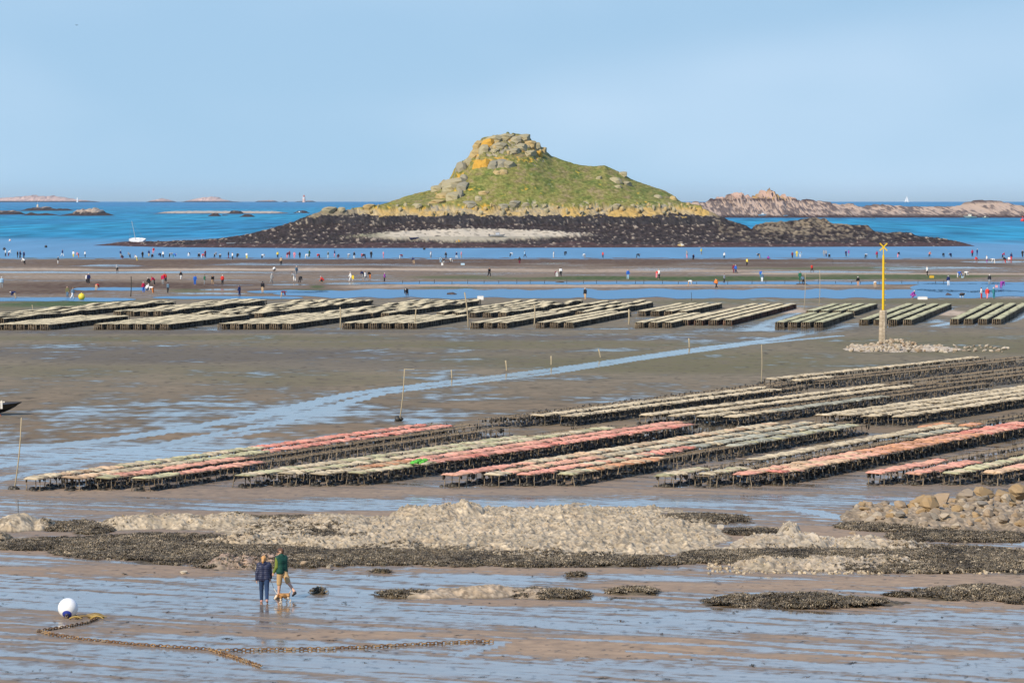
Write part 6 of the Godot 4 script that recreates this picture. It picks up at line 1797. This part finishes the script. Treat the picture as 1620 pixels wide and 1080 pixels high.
		for f in [[Vector3(0, h * 0.5, w * 0.7), Vector3(w, h * 0.5, 0.03)], [Vector3(0, h * 0.5, -w * 0.7), Vector3(w, h * 0.5, 0.03)], [Vector3(w - 0.03, h * 0.5, 0), Vector3(0.03, h * 0.5, w * 0.66)], [Vector3(-w + 0.03, h * 0.5, 0), Vector3(0.03, h * 0.5, w * 0.66)], [Vector3(0, 0.03, 0), Vector3(w * 0.93, 0.03, w * 0.66)]]: q.box(f[0], f[1], k[4])
		obj("box", soup_mesh(q, false), vmat(0.6), b)
		q = Soup.new()
		q.tube(Vector3(-w, h, 0), Vector3(w, h, 0), 0.02, 0.02, k[4] * 0.5, k[4] * 0.5, 5, Vector3(0, 0.12, 0))
		obj("handle", soup_mesh(q), vmat(0.6), b)
	# bright green bags on a rack
	var gp := at(664, 732, 0.75)
	var s2 := rng.randi()
	for k in 4:
		var gb := bag_mesh(rng)
		var gm := vmat(0.7, 0.3)
		gm.albedo_color = (Color(0.13, 0.50, 0.07) * [1.0, 0.8, 1.15, 0.9][k]).linear_to_srgb()
		var e := obj("net_bag", gb, gm, null, Transform3D(Basis(Vector3.UP, -0.9 + 0.1 * k) * Basis(Vector3.RIGHT, 0.12).scaled(Vector3(0.6, 1.1, 0.45)), gp + Vector3(-0.24 + 0.15 * k, -0.60 + 0.05 * (k % 2), -0.05 * k)))
		tag(e, ["leftmost", "second", "third", "rightmost"][k] + " bright green net bag lying on the pink oyster bags", "bag", "green net bags on the rack")
	# rocks standing in the long pool
	for k in [[715, 465.5, 1.5, 0.45, "low dark rock in the long pool left of centre"], [1502, 466.5, 0.9, 0.42, "largest dark rock in the pool at right"], [1522, 466, 0.55, 0.3, "smaller dark rock right of the largest pool rock"], [884, 446.5, 1.0, 0.3, "weedy stone on the sand spit below the stooping pair"], [1270, 449.8, 1.9, 0.3, "weed heap on the sand spit behind the thin poles"]]:
		var rk := stone("pool_rock", null, at(k[0], k[1], 0.05), Vector3(k[2], k[3], k[2] * 0.6), mat(Color(0.07, 0.05, 0.042), 0.8))
		tag(rk, k[4], "rock")
	var dogp := at(1522.5, 471)
	var far_dog := thing("dog", dogp, "black and white dog wading in the pool at right", "dog", "", 1.2)
	var db := Soup.new()
	skin(db, [[Vector3(0, 0.42, -0.22), Vector3(0, 0.43, 0.2), 0.12, 0.14], [Vector3(0, 0.48, 0.22), Vector3(0, 0.6, 0.36), 0.09, 0.08], [Vector3(0, 0.6, 0.38), Vector3(0, 0.55, 0.52), 0.075, 0.04], [Vector3(0.07, 0.36, 0.2), Vector3(0.07, 0.0, 0.22), 0.06, 0.035], [Vector3(-0.07, 0.36, 0.2), Vector3(-0.07, 0.0, 0.16), 0.06, 0.035], [Vector3(0.07, 0.36, -0.2), Vector3(0.07, 0.2, -0.3), 0.07, 0.04], [Vector3(-0.07, 0.36, -0.2), Vector3(-0.07, 0.2, -0.24), 0.07, 0.04], [Vector3(0.07, 0.2, -0.3), Vector3(0.07, 0.0, -0.24), 0.04, 0.03], [Vector3(-0.07, 0.2, -0.24), Vector3(-0.07, 0.0, -0.18), 0.04, 0.03], [Vector3(0, 0.48, -0.3), Vector3(0, 0.56, -0.52), 0.03, 0.02]], 0.03, 0.04, Color.WHITE)
	for k in db.V.size(): db.C[k] = Color(0.7, 0.7, 0.68) if db.V[k].y < 0.3 or db.V[k].z > 0.47 else Color(0.02, 0.02, 0.022)
	obj("body", soup_mesh(db), vmat(0.9), far_dog)
	# a bird high over the left
	var bird := thing("bird", Vector3((123 - 810) / LENS * 640.0, EYE + (EYE_ROW - 41.0) / LENS * 640.0, -640), "lone dark bird high in the sky at left", "bird", "", 0.7)
	var bb := Soup.new()
	skin(bb, [[Vector3(0, 0, -0.14), Vector3(0, 0.01, 0.12), 0.03, 0.05], [Vector3(0, 0.02, 0.13), Vector3(0, 0.03, 0.19), 0.035, 0.03], [Vector3(0, 0.0, -0.14), Vector3(0, 0, -0.27), 0.03, 0.02], [Vector3(0.04, 0.02, 0.05), Vector3(0.22, 0.09, 0.06), 0.035, 0.03], [Vector3(0.22, 0.09, 0.06), Vector3(0.42, 0.04, -0.04), 0.03, 0.012], [Vector3(-0.04, 0.02, 0.05), Vector3(-0.22, 0.09, 0.06), 0.035, 0.03], [Vector3(-0.22, 0.09, 0.06), Vector3(-0.42, 0.04, -0.04), 0.03, 0.012]], 0.02, 0.03, Color(0.05, 0.05, 0.055))
	obj("body", soup_mesh(bb), vmat(0.8), bird)
